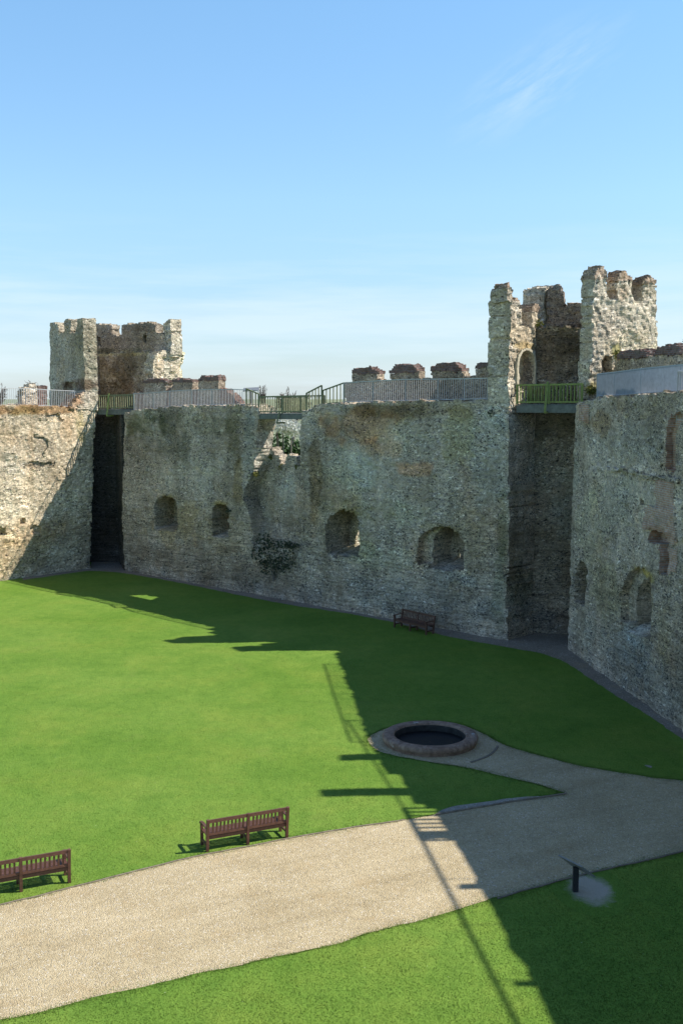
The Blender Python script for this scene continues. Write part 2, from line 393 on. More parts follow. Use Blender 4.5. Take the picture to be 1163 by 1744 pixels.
def slab(name, W, polys, T, mats, parent=None, regions=(), cell=.11, relief=.05, jit=.06, blobs=(), base=(1, 1, 1), front=0.0, rough=1.0, back=True, back0=None):
    """a wall with its own thickness: outline polygons in (u,z), recessed or pierced regions, rough stone relief"""
    U = [p[0] for q in polys for p in q]; Z = [p[1] for q in polys for p in q]
    u0, u1, z0, z1 = min(U)-cell, max(U)+cell, min(Z)-cell, max(Z)+cell
    nu = int((u1-u0)/cell)+1; nz = int((z1-z0)/cell)+1
    ug = u0+cell*np.arange(nu+1); zg = z0+cell*np.arange(nz+1)
    uc, zc = np.meshgrid(ug[:-1]+cell/2, zg[:-1]+cell/2, indexing='ij')
    PP = (W.p0[None]+uc.ravel()[:, None]*W.w+zc.ravel()[:, None]*np.array([0, 0, 1.]))
    ju = uc+jit*(vn(PP, 3.3, 31)+.6*vn(PP, 7.1, 35)).reshape(uc.shape); jz = zc+jit*(vn(PP, 3.3, 41)+.6*vn(PP, 7.1, 45)).reshape(uc.shape)
    R = np.full(uc.shape, -1, int)
    for q in polys: R[inpoly(ju, jz, q)] = 0
    regs = [dict(front=front, back=back0 or T, mat=0)]
    for k, g in enumerate(regions):
        regs.append(g); m = inpoly(ju, jz, g['poly']) & (R >= 0); R[m] = -1 if g.get('hole') else k+1
    V = []; TN = []; FC = []; MI = []; cnt = 0
    ids = {}
    UG, ZG = np.meshgrid(ug, zg, indexing='ij')
    def fd(r, key):
        v = regs[r].get(key, front if key == 'front' else T)
        return v(UG, ZG) if callable(v) else np.full(UG.shape, float(v))
    for r in range(len(regs)):
        c = (R == r)
        if not c.any(): continue
        vm = np.zeros(UG.shape, bool)
        vm[:-1, :-1] |= c; vm[1:, :-1] |= c; vm[:-1, 1:] |= c; vm[1:, 1:] |= c
        ii, jj = np.nonzero(vm); ci, cj = np.nonzero(c)
        for lay in ('front', 'back'):
            D = fd(r, lay); idx = np.full(UG.shape, -1, int); idx[ii, jj] = cnt+np.arange(len(ii))
            ids[(r, lay)] = (idx, D)
            P = W.p0[None]+UG[ii, jj][:, None]*W.w+ZG[ii, jj][:, None]*np.array([0, 0, 1.])+D[ii, jj][:, None]*W.o
            V.append(P); TN.append(np.full(len(ii), 1.0 if lay == 'front' else 0.)); cnt += len(ii)
            q = [idx[ci, cj], idx[ci+1, cj], idx[ci+1, cj+1], idx[ci, cj+1]]
            if lay == 'back': q = q[::-1]
            if lay == 'front' or back:
                FC += np.stack(q, 1).tolist(); MI += [regs[r].get('mat', 0)]*len(ci)
    sid = {}; extra = []
    ns = max(1, int(round(T/max(cell*1.6, .12))))
    ns = min(ns, 14)
    def lay_id(r, i, j, k):
        nonlocal cnt
        if k == 0: return ids[(r, 'front')][0][i, j]
        if k == ns: return ids[(r, 'back')][0][i, j]
        key = (r, i, j, k)
        if key not in sid:
            d0 = ids[(r, 'front')][1][i, j]; d1 = ids[(r, 'back')][1][i, j]
            extra.append(W.P(ug[i], zg[j], d0+(d1-d0)*k/ns)); sid[key] = cnt; cnt += 1
        return sid[key]
    def side(ra, rb, e0, e1):
        if ra >= 0 and rb >= 0:
            for lay in ('front', 'back'):
                A = ids[(ra, lay)]; B = ids[(rb, lay)]
                if abs(A[1][e0]-B[1][e0])+abs(A[1][e1]-B[1][e1]) < 1e-6: pass
                f = [A[0][e0], A[0][e1], B[0][e1], B[0][e0]]
                if A[1][e0]+A[1][e1] > B[1][e0]+B[1][e1]: f = f[::-1]
                FC.append(f); MI.append(regs[rb if A[1][e0] < B[1][e0] else ra].get('mat', 0))
        else:
            r = max(ra, rb)
            for k in range(ns):
                f = [lay_id(r, *e0, k), lay_id(r, *e1, k), lay_id(r, *e1, k+1), lay_id(r, *e0, k+1)]
                FC.append(f if rb >= 0 else f[::-1]); MI.append(regs[r].get('mat', 0))
    for (i, j) in zip(*np.nonzero(R[1:, :] != R[:-1, :])):
        side(R[i, j], R[i+1, j], (i+1, j), (i+1, j+1))
    for (i, j) in zip(*np.nonzero(R[:, 1:] != R[:, :-1])):
        side(R[i, j+1], R[i, j], (i, j+1), (i+1, j+1))
    V = np.concatenate(V+([np.array(extra)] if extra else [])); TN = np.concatenate(TN+[np.full(len(extra), .5)])
    # rough relief
    d, bid = voro(V*np.array([1, 1, 1.4]), 3.4, 3)
    bulge = relief*((1-np.clip(d/.75, 0, 1)**2)*(.35+.9*bid)-.45)+relief*1.3*fbm(V, .7, 5, 3)
    jv = np.stack([vn(V, 4.1, 51)+.5*vn(V, 9.3, 54), vn(V, 4.1, 52)+.5*vn(V, 9.3, 55), vn(V, 4.1, 53)+.5*vn(V, 9.3, 56)], 1)*.045*rough
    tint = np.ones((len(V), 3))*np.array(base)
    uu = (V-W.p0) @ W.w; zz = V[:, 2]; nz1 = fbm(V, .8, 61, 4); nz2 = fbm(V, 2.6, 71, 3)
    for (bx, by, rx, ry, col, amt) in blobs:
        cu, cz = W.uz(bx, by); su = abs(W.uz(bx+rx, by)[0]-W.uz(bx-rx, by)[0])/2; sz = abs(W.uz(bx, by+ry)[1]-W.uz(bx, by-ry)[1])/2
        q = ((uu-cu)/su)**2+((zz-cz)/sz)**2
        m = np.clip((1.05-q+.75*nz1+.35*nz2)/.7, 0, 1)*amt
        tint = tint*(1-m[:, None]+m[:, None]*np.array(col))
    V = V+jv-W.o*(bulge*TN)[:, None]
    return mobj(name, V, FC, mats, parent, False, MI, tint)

def cap(name, W, pts, depth, T, parent, mat=None, over=.08, cell=.09, base=(1, 1, 1)):
    """tile or brick coping laid over a merlon, sloped at its ends by its outline"""
    return slab(name, W, [W.poly(pts, depth)], depth+T+over, [mat or M_cope], parent, cell=cell, relief=.04, jit=.07, front=depth-over, rough=1.2, base=base)

# ------------------------------------------------------------------ plan of the castle
LWp = Wall(gnd(0, 990), gnd(155, 968))
MWp = Wall(gnd(213, 972), gnd(862, 1091))
RWp = Wall(gnd(968, 1107), gnd(1163, 1247))
print('LW', LWp.p0, LWp.w, 'MW', MWp.p0, MWp.w, MWp.len, 'RW', RWp.p0, RWp.w, RWp.len)

WT = 2.3
def arch(x0, x1, ytop, ybot, n=10, spring=.5):
    """arched opening outline in photo pixels"""
    yb = ytop+(x1-x0)*spring; cx = (x0+x1)/2; hw = (x1-x0)/2
    return [(x0, ybot), (x0, yb)]+[(cx-hw*math.cos(math.pi*k/n), yb-(yb-ytop)*math.sin(math.pi*k/n)) for k in range(1, n)]+[(x1, yb), (x1, ybot)]

# ---- left curtain wall (sunlit)
lw = thing('curtain_wall', 'pale sunlit flint curtain wall at the left edge meeting the dark gap', 'castle wall', LWp.P(2, 0))
ul = LWp.uz(0, 700)[0]
top_l = [LWp.uz(x, y) for x, y in ((163, 694), (128, 693), (90, 692), (40, 690), (0, 691))]
lpoly = [(LWp.uz(156, 968)[0], -.3), LWp.uz(155, 940), LWp.uz(160, 800)]+top_l+[(ul-9, top_l[-1][1]), (ul-9, -.3)]
regs = [dict(poly=LWp.poly([(33, 893), (34, 882), (42, 881), (43, 893)]), front=.35), dict(poly=LWp.poly([(53, 908), (53, 895), (70, 894), (71, 908)]), front=.22),
        dict(poly=LWp.poly([(-10, 912), (-10, 896), (9, 898), (13, 910)]), front=.25), dict(poly=LWp.poly([(55, 775), (58, 742), (80, 745), (84, 760), (70, 778)]), front=.10),
        dict(poly=LWp.poly([(75, 708), (100, 703), (112, 716), (90, 720)]), front=.15), dict(poly=LWp.poly([(40, 795), (55, 785), (95, 787), (92, 794), (60, 797)]), front=.12)]
slab('wall_face', LWp, [lpoly], WT, [M_flint_lit], lw, regs, cell=.105, relief=.055,
     blobs=[(60, 697, 120, 9, (.62, .42, .25), .8), (40, 700, 30, 8, (.7, .72, .45), .6), (70, 760, 25, 20, (.55, .56, .58), .7), (20, 780, 70, 30, (.95, 1.0, 1.08), .6), (75, 790, 40, 9, (.5, .52, .55), .7),
            (138, 720, 10, 40, (.75, .72, .42), .7), (50, 905, 60, 25, (.92, .80, .66), .7), (100, 940, 60, 40, (.75, .78, .8), .6), (20, 950, 60, 30, (.98, .92, .8), .7), (155, 950, 8, 20, (.4, .42, .45), .7)], base=(.97, .93, .85))

def parapet_piece(W, name, pts, depth, T, parent, mat, **k):
    return slab(name, W, [W.poly(pts, depth)], depth+T, [mat], parent, front=depth, **k)
# low parapet stumps on the outer edge of the left wall
parapet_piece(LWp, 'parapet', [(39, 700), (40, 661), (48, 659), (50, 655), (60, 654), (63, 657), (64, 700)], 1.7, .6, lw, M_flint_lit, cell=.09)
parapet_piece(LWp, 'parapet', [(64.5, 700), (65, 657), (80, 656), (81, 700)], 1.7, .8, lw, M_cope, cell=.09)
parapet_piece(LWp, 'parapet', [(-150, 700), (-150, 688), (39, 690), (39, 700)], 1.7, .6, lw, M_flint_lit, cell=.12)

# ---- left tower
T1 = thing('castle_tower', 'ruined open-backed flint tower on the left, standing over the dark gap', 'castle tower', LWp.P(LWp.len+1, 0))
S0 = LWp.px(146, 690); dl = np.array([-.55, .835, 0])
SLp = Wall(S0+dl*7.2, S0)            # shaded outer side, u runs towards the courtyard
print('SL o', SLp.o)
def tl(pts): return SLp.poly(pts)
sl = tl([(146.5, 700), (146, 650), (146, 560), (145, 545), (140, 542), (131, 543), (130, 549), (129.5, 566), (120.5, 567), (120, 545), (113, 543.5), (111, 547), (110.5, 566), (100.5, 568), (100, 551), (90, 549.5), (86, 551), (85, 560), (85, 700)])
for q_ in range(4): sl[q_] = (sl[0][0], sl[q_][1])
slab('wing_wall', SLp, [sl], .92, [M_flint_lit], T1, [dict(poly=tl([(108, 667), (109, 651), (133, 650), (132, 668)]), front=.25)], cell=.10, relief=.05, base=(.84, .84, .82), jit=.03,
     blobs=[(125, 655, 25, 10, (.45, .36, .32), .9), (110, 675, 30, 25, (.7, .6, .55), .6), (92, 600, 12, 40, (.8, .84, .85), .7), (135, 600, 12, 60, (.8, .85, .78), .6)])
# sunlit rubble toe of the wing where it joins the wall
toe = LWp.poly([(120, 697), (124, 688), (131, 680), (137, 672), (143, 667), (164, 667), (163, 697)])
slab('rubble_toe', LWp, [toe], 1.4, [M_flint_lit], T1, front=-.06, cell=.09, relief=.06, blobs=[(130, 685, 16, 20, (.8, .58, .45), .9)])
# right wing: shaded inside face toned down, sunlit end brightened, both in the tint
R0 = at(281, 600, 78.6)
SRp = Wall(R0+np.array([-.73, .68, 0])*7.6, R0)
def sr(pts, d=0): return SRp.poly(pts, d)
lo = [(283, 720), (279, 650), (277, 625), (281, 605), (284, 598), (160, 602), (160, 720)]
slab('wing_wall', SRp, [sr(lo, -.25)], 1.45, [M_flint_lit], T1, cell=.10, relief=.07, front=-.25, base=(.72, .72, .70), rough=1.5,
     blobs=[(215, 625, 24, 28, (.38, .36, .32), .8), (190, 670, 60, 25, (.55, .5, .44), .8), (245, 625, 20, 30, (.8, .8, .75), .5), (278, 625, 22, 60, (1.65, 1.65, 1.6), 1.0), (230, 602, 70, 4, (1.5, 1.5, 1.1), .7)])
ENp = Wall(at(284, 620, 78.2), at(284, 620, 78.2)+LWp.w*3)
slab('wing_end', ENp, [ENp.poly([(274, 597), (266, 606), (262, 618), (260, 640), (266, 655), (279, 662), (280, 690), (307.5, 690), (307, 596)])], 1.0, [M_flint_lit], T1, cell=.09, relief=.08, rough=1.4, base=(.84, .82, .78))
par = [(282, 604), (284, 585), (283, 575), (280, 570), (277, 562), (282, 550), (287, 545), (289, 542), (293, 541), (289, 604)]
up_ = [(282, 606), (283, 590), (282, 574), (275, 566), (266, 568), (265, 553), (258, 549), (212, 552), (208, 554), (207, 570), (193, 571), (191, 564), (192, 556), (188, 553), (160, 552), (160, 606)]
slab('parapet', SRp, [sr(up_)], .7, [M_flint], T1, [dict(poly=sr([(170.5, 590), (170.5, 575), (173.5, 575), (173.5, 590)]), hole=True), dict(poly=sr([(243, 584), (243, 570), (250, 570), (250, 584)]), front=.3),
     dict(poly=sr([(166, 590), (166, 574), (170.5, 574), (170.5, 590)]), front=.3)], cell=.09, relief=.04, base=(.86, .85, .84),
     blobs=[(225, 560, 40, 6, (.75, .7, .68), .7), (200, 598, 60, 5, (.6, .62, .5), .8)])
mer = [(281, 608), (282, 590), (283, 574), (277, 560), (279, 551), (287, 544), (290, 541.5), (291.5, 608)]
slab('merlon', SRp, [sr(mer)], 1.02, [M_flint_lit], T1, cell=.09, relief=.06, base=(.9, .88, .86), front=.02)
# back and lower shaft walls that close the tower; shaft tint paints in the gap's shade
Lb = 7.2-SLp.uz(85, 600)[0]; print('SL', Lb)
BKl = Wall(S0+dl*(Lb-1.3)+SLp.o*.3, R0+np.array([-.73, .68, 0])*7.4)
slab('back_wall', BKl, [[(0, 8.5), (BKl.len+1, 8.5), (BKl.len+1, 14.8), (0, 14.8)]], 1.1, [M_flint], T1, cell=.25, base=(.6, .58, .55))
Bc = LWp.P(LWp.uz(155.5, 968)[0]+.0, 0); Cc = MWp.P(0, 0)
oz = np.array([-.30, .95, 0]); oz /= np.linalg.norm(oz)
JL = Wall(Bc+oz*.3+LWp.o*1.2, Bc+oz*5+LWp.o*1.2); JR = Wall(Cc+oz*5.2, Cc+oz*.3)
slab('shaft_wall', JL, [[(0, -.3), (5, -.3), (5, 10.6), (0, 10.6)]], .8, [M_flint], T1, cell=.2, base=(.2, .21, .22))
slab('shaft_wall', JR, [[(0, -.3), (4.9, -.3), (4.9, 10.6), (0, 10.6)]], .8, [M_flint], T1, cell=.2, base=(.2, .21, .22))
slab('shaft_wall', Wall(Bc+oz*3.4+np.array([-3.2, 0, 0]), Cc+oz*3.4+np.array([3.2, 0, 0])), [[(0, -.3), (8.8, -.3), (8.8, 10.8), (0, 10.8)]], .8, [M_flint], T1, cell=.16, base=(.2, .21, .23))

# ---- middle curtain wall with the breach
mw = thing('curtain_wall', 'long shaded flint curtain wall in the middle, with a breach under the footbridge', 'castle wall', MWp.P(MWp.len/2, 0))
dI = 1.15
def lerp_px(tab, y):
    return float(np.interp(y, [t[0] for t in tab], [t[1] for t in tab]))
jf = [(700, 456), (720, 454), (745, 444), (775, 433), (800, 433), (838, 435), (900, 441), (940, 446)]       # front edge of the break
jb = [(700, 465), (712, 464), (735, 461), (775, 463), (800, 453), (825, 443), (838, 438), (900, 452), (940, 455)]  # its inner edge
ys = [700, 712, 720, 735, 745, 760, 775, 800, 825, 838, 870, 900, 940]
J_f = [MWp.uz(lerp_px(jf, y)+random.uniform(-1.5, 1.5), y) for y in ys]; J_b = [MWp.uz(lerp_px(jb, y)+.5, y, dI) for y in ys]
zf = np.array([p[1] for p in J_f])[::-1]; uf = np.array([p[0] for p in J_f])[::-1]
zb = np.array([p[1] for p in J_b])[::-1]; ub = np.array([p[0] for p in J_b])[::-1]
def jfrac(u, z):
    a = np.interp(z, zf, uf); b_ = np.interp(z, zb, ub); b_ = np.maximum(b_, a+.12)
    return np.clip((u-a)/(b_-a), 0, 1)
def jdepth(u, z): return dI*jfrac(u, z)
def jback(u, z): return np.maximum(np.full(np.shape(u), dI+.12), jdepth(u, z)+.1)
def mback(u, z):
    """the wall is broken away behind, towards the breach"""
    a = np.interp(z, zf, uf); t = np.clip((a-u)/3.0, 0, 1); t = np.where(u > a+2.0, 1, t)
    t = np.where(z < zf[0]-.3, 1, t)
    return dI+.12+(WT-dI-.12)*t
Jpoly = J_f+J_b[::-1]
rb = [MWp.uz(x, y, 0) for x, y in ((516, 700), (514, 740), (513, 790), (518, 830), (514, 900), (510, 945))]
infill = J_b+[p for p in rb[::-1]]
def idepth(u, z):
    b_ = np.interp(z, zb, ub); c_ = np.interp(z, [p[1] for p in rb[::-1]], [p[0] for p in rb[::-1]])
    t = np.clip((u-b_)/np.maximum(c_-b_, .1), 0, 1)
    fade = np.clip((z-MWp.uz(470, 945, 1)[1])/2.0, 0, 1)
    return (dI*(1-t)**.8)*fade
sil = [(463, 774), (468, 777), (475, 775), (477, 785), (482, 791), (489, 789), (493, 776), (499, 774), (503, 779), (506, 788), (513, 792)]
hole = [MWp.uz(x, y, .9 if x < 500 else .3) for x, y in [(464, 690)]+[(464, 740)]+sil+[(514, 740), (516, 690)]]
hole = [(J_b[0][0]-.07, 12.5)]+[(p[0]-.07, p[1]) for p, y in zip(J_b, ys) if y < 774]+hole[2:]
hole[-1] = (rb[0][0], 12.5)
top_m = [(213, 703), (228, 700), (243, 696), (270, 695), (300, 692), (340, 691), (400, 690), (424, 691), (436, 693), (446, 699), (520, 699), (524, 697), (536, 691), (548, 688), (585, 687), (640, 684), (700, 683), (760, 683), (829, 682), (835, 690), (866, 697)]
mpoly = [MWp.uz(x, y) for x, y in top_m]+[MWp.uz(x, y) for x, y in ((867, 720), (865, 800), (866, 900), (862, 1000))]+[(MWp.uz(862, 1088)[0], -.4)]+[(-.05, -.4)]+[MWp.uz(x, y) for x, y in ((212, 960), (208, 880), (211, 800), (212, 730))]
def niche(W, pts, d=1.1, sill=None, **k):
    q = dict(poly=W.poly(pts), front=d); q.update(k); return q
def sloped(W, y0, y1, x, d):
    """sill that slopes up into the recess between photo rows y1 (front) and y0"""
    z0 = W.uz(x, y1)[1]; z1 = z0+.38
    return lambda u, z: np.clip((z-z0)/(z1-z0), 0, 1)*d
mregs = [
    dict(poly=Jpoly, front=jdepth, back=jback, mat=1),  # broken edge uses the lit flint copy to brighten its sunny face
    dict(poly=infill, front=idepth, back=lambda u, z: idepth(u, z)+.75, mat=0),
    dict(poly=hole, hole=True),
    dict(poly=MWp.poly(arch(263, 303, 845, 905)), front=sloped(MWp, 0, 904, 283, 1.7)),
    dict(poly=MWp.poly(arch(361, 390, 857, 916)), front=sloped(MWp, 0, 915, 375, 1.7)),
    dict(poly=MWp.poly(arch(556, 612, 868, 948)), front=sloped(MWp, 0, 948, 584, 2.0)),
    dict(poly=MWp.poly([(709, 962), (710, 930), (716, 912), (728, 903), (738, 898), (760, 895), (776, 903), (786, 916), (790, 922), (791, 962)]), front=.45),
    dict(poly=MWp.poly([(727, 973), (728, 925), (735, 905), (750, 897), (765, 898), (778, 906), (786, 922), (789, 940), (790, 973)]), front=sloped(MWp, 0, 972, 760, 2.0)),
    dict(poly=MWp.poly([(606, 942), (605.5, 904), (613.5, 903), (614, 944)], 2.0), hole=True),
    dict(poly=MWp.poly([(779.5, 958), (779, 938), (782.5, 932), (783.5, 945), (783, 956)], 2.0), hole=True),
]
mblobs = [(270, 740, 60, 50, (.52, .54, .50), .8), (240, 720, 40, 30, (.45, .50, .36), .8), (330, 725, 90, 20, (.62, .64, .56), .7), (400, 740, 14, 70, (.55, .55, .42), .8), (406, 820, 9, 60, (.78, .68, .45), .7),
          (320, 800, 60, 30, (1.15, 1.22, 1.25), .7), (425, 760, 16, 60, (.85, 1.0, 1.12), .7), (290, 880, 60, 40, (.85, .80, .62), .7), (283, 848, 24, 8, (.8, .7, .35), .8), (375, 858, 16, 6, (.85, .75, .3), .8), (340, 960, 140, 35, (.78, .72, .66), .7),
          (480, 840, 24, 40, (1.1, 1.22, 1.32), .7), (535, 800, 11, 90, (.62, .55, .44), .85), (610, 725, 60, 34, (1.12, .84, .64), .85), (650, 765, 40, 20, (1.15, .88, .7), .7), (570, 860, 50, 60, (1.0, .92, .75), .5), (330, 900, 120, 40, (1.02, .94, .78), .6), (800, 920, 50, 60, (1.05, .98, .82), .6), (700, 700, 100, 14, (.75, .68, .55), .7), (640, 700, 80, 12, (.62, .6, .52), .7), (702, 799, 34, 13, (1.2, .82, .62), .7),
          (680, 745, 50, 30, (1.15, 1.25, 1.25), .7), (610, 800, 60, 40, (1.1, 1.25, 1.3), .6), (780, 740, 30, 50, (.82, .84, .62), .7), (830, 780, 40, 80, (.98, 1.1, 1.18), .6), (650, 950, 60, 22, (1.25, 1.35, 1.3), .75), (640, 870, 90, 24, (.9, .95, .8), .6),
          (600, 920, 40, 40, (.85, .88, .7), .6), (700, 1020, 180, 30, (.70, .78, .88), .6), (470, 1000, 100, 25, (.72, .76, .82), .7), (850, 1000, 14, 90, (.6, .66, .6), .8), (855, 900, 10, 60, (.62, .66, .5), .7), (760, 985, 50, 16, (.9, 1.05, 1.25), .6),
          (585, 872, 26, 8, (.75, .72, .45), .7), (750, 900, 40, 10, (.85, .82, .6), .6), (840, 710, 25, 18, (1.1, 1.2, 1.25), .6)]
slab('wall_face', MWp, [mpoly], WT, [M_flint, M_flint_lit], mw, mregs, cell=.10, relief=.035, blobs=mblobs, back0=mback)
# outer parapet: low wall then merlons with brick copings
dp = 1.72
parapet_piece(MWp, 'parapet', [(586, 690), (587, 652), (600, 650), (663, 646), (740, 644), (797, 640), (812, 637), (840, 634), (840, 690)], dp, .55, mw, M_flint, cell=.10, base=(.8, .74, .7))
MG = 'merlons along the curtain wall parapets'
def merlon(W, body, coping, depth, T, parent, base=(.88, .84, .8), mat=None):
    b_ = slab('merlon', W, [W.poly(body, depth)], depth+T, [mat or M_flint], parent, front=depth-.04, cell=.09, relief=.035, base=base)
    if coping: cap('coping', W, coping, depth, T, b_)
for (x0, x1, yt, yb, ys_) in ((601, 653, 626, 637, 650), (665, 722, 620, 634, 646), (736, 797, 617, 632, 643)):
    bw = x1-x0
    merlon(MWp, [(x0, ys_+1), (x0+.5, yb), (x1-9, yb-.5), (x1-8, ys_+1)], [(x0-.5, yb+1), (x0, yb-5), (x0+4, yb-7), (x0+10, yt+1), (x1-24, yt), (x1-15, yt+3), (x1-12, yb-5), (x1-9, yb)], dp, .55, mw)
merlon(MWp, [(811, 640), (812, 626), (836, 625), (836, 640)], [(811, 627), (813, 620), (818, 617), (836, 614), (836, 626)], dp, .55, mw)
# left stretch: three merlons and a ruined descending end
for (x0, x1, yt, yb, ys_) in ((246, 284, 645, 651, 692), (293, 329, 645, 650, 692), (338, 374, 640, 648, 692)):
    merlon(MWp, [(x0, ys_), (x0+.5, yb), (x1-1, yb-.5), (x1, ys_)], [(x0-.5, yb+1), (x0+1, yb-4), (x0+6, yt+1), (x1-8, yt), (x1-2, yt+2), (x1, yb)], dp, .55, mw)
parapet_piece(MWp, 'parapet', [(215, 703), (216, 672), (246, 668), (285, 661), (338, 664), (375, 660), (386, 664), (396, 674), (404, 683), (411, 691), (411, 700)], dp, .55, mw, M_cope, cell=.09, base=(1.2, 1.1, 1.0))

# ---- right tower
T2 = thing('castle_tower', 'tall ruined flint tower on the right, jagged top, green bridge across its open back', 'castle tower', MWp.P(MWp.len+1.5, 0))
Q = MWp.px(864, 690); Q[2] = 0
RLp = Wall(Q, Q+MWp.o*5)            # sunlit inner face of the left wing; u runs outwards
print('RL o', RLp.o, Q)
rl = RLp.poly([(864, 702), (864, 600), (864, 540), (864, 511), (867, 511), (871, 512), (873, 513), (880, 514), (884, 520), (886, 530), (888, 543), (889, 558), (897, 557), (905, 560), (905.5, 530), (907, 527), (924, 526), (925, 500), (927, 493), (934, 490), (942, 489), (942, 702)])
door = RLp.poly([(882, 664), (882, 618), (884, 607), (888, 600), (893, 597), (899, 597), (904, 601), (908, 608), (909.5, 618), (909.5, 664)])
for q_ in range(4): rl[q_] = (rl[0][0], rl[q_][1])
slab('wing_wall', RLp, [rl], 1.2, [M_flint_lit], T2, [dict(poly=door, hole=True)], cell=.085, relief=.07, base=(.86, .85, .82), rough=1.4,
     blobs=[(890, 570, 30, 20, (1.1, 1.08, 1.0), .6), (872, 660, 10, 40, (1.1, 1.1, 1.1), .6), (895, 590, 20, 6, (.9, .8, .5), .7)])
fo = RLp.poly([(879, 664), (879, 617), (881.5, 604), (886.5, 596.5), (892.5, 593.5), (900, 593.5), (906, 598), (910, 606), (911.5, 617), (911.5, 664)])
slab('door_frame', RLp, [fo], .5, [M_dressed], T2, [dict(poly=door, hole=True)], cell=.05, relief=.01, jit=.02, front=-.07, rough=.4)
slab('wing_top', RLp, [RLp.poly([(864, 515), (864, 493), (865, 488), (869, 489), (871, 497), (873, 505), (873, 515)])], .98, [M_flint_lit], T2, cell=.085, relief=.06, base=(.8, .78, .75), rough=1.6, front=.02)
slab('coping', RLp, [RLp.poly([(864.3, 491), (865, 485), (867, 481), (869.5, 485), (870.5, 492)])], .86, [M_flint_lit], T2, cell=.085, relief=.05, base=(.55, .46, .43), rough=1.6, front=.08)
cap('coping', RLp, [(872, 514), (873, 508), (879, 509), (884, 513), (885, 517)], 0, 1.2, T2, mat=M_flint_lit, over=.02, base=(.62, .54, .5))
cap('coping', RLp, [(905, 530), (906, 523), (911, 518), (922, 524), (924, 530)], 0, 1.2, T2, mat=M_flint_lit, over=.02, base=(.62, .54, .5))
RR0 = at(1007, 600, 52.75); RR0[2] = 0
o2 = np.array([.87, .49, 0]); o2 /= np.linalg.norm(o2)
RRp = Wall(RR0, RR0+o2*6)
print('RR', RR0, RRp.o)
rr = RRp.poly([(1001, 692), (1003, 660), (1006, 620), (1010, 560), (1011, 490), (1011, 474), (1016, 468), (1022, 463), (1033, 470), (1035, 500), (1036, 509), (1043, 511), (1051.5, 511), (1052, 475), (1058, 470), (1074, 471), (1078, 478), (1079, 511), (1094, 512), (1095, 482), (1100, 478), (1112, 478), (1117, 482), (1117.5, 560), (1115, 700)])
rdoor = RRp.poly([(1023, 668), (1023, 616), (1027, 607), (1034, 604), (1040, 607), (1043, 616), (1044, 668)])
slab('wing_wall', RRp, [rr], .86, [M_flint_lit], T2, [dict(poly=rdoor, front=.6)], cell=.085, relief=.06, base=(.86, .86, .84), rough=1.2,
     blobs=[(1060, 500, 12, 16, (.85, .7, .6), .6), (1040, 550, 30, 30, (.95, .92, .92), .5), (1080, 600, 60, 40, (1.1, 1.08, .98), .6), (1050, 600, 8, 14, (.7, .75, .4), .8), (1010, 660, 8, 14, (.7, .75, .4), .8)])
cap('coping', RRp, [(1010, 478), (1011, 470), (1014, 461), (1018, 458), (1021, 454), (1026, 452), (1029, 458), (1032, 464), (1033.5, 472), (1022, 473), (1013, 476)], 0, .82, T2, mat=M_flint_lit, over=.02, base=(.62, .54, .5))
cap('coping', RRp, [(1051, 475), (1053, 468), (1056, 463), (1060, 459), (1065, 460), (1069, 465), (1074, 469), (1078, 473), (1078, 478), (1052, 477)], 0, .82, T2, mat=M_flint_lit, over=.02, base=(.62, .54, .5))
cap('coping', RRp, [(1094, 482), (1096, 476), (1099, 472), (1103, 473), (1106, 470), (1112, 474), (1118, 479), (1118, 483), (1095, 484)], 0, .82, T2, mat=M_flint_lit, over=.02, base=(.62, .54, .5))
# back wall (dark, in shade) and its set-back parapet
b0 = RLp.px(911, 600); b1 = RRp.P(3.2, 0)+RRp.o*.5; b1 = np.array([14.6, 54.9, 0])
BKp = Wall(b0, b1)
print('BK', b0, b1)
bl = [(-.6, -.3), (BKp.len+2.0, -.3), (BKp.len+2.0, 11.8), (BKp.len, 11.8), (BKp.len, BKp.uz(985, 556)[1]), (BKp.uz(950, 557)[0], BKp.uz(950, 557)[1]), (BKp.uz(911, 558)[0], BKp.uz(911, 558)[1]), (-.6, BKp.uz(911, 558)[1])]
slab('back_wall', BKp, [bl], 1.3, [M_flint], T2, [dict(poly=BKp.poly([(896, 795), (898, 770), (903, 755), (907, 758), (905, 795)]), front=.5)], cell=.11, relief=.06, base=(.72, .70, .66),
     blobs=[(950, 600, 60, 60, (.55, .52, .48), .9), (950, 720, 60, 30, (.45, .46, .44), .9), (960, 850, 30, 60, (.95, 1.1, 1.2), .6), (915, 800, 14, 60, (.7, .75, .75), .7), (930, 1060, 60, 30, (.6, .62, .68), .8), (960, 561, 40, 4, (1.6, 1.6, 1.3), .6)])  # last blob paints the sunlit top line of the ledge
bp = BKp.poly([(931, 558), (931, 500), (933, 490), (940, 487), (952, 487), (957, 491), (960, 500), (962, 512), (961, 523), (985, 520), (1010, 519), (1010, 558)], .55)
slab('parapet', BKp, [bp], 1.25, [M_flint], T2, cell=.085, relief=.06, base=(.72, .66, .64), front=.55, rough=1.4)
cap('coping', BKp, [(962, 525), (966, 519), (975, 517), (1005, 514), (1005, 524)], .55, .7, T2, mat=M_flint_lit, over=.02, base=(.62, .54, .5))
slab('shaft_wall', RRp, [[(.12, -.3), (6.8, -.3), (6.8, 12.0), (.12, 12.0)]], .8, [M_flint], T2, front=.06, cell=.16)
slab('shaft_wall', RWp, [[(-1.5, -.3), (.3, -.3), (.3, 11.6), (-1.5, 11.6)]], 2.7, [M_flint], T2, front=.75, cell=.16)  # unseen filler behind the wall end, added to stop a sun leak
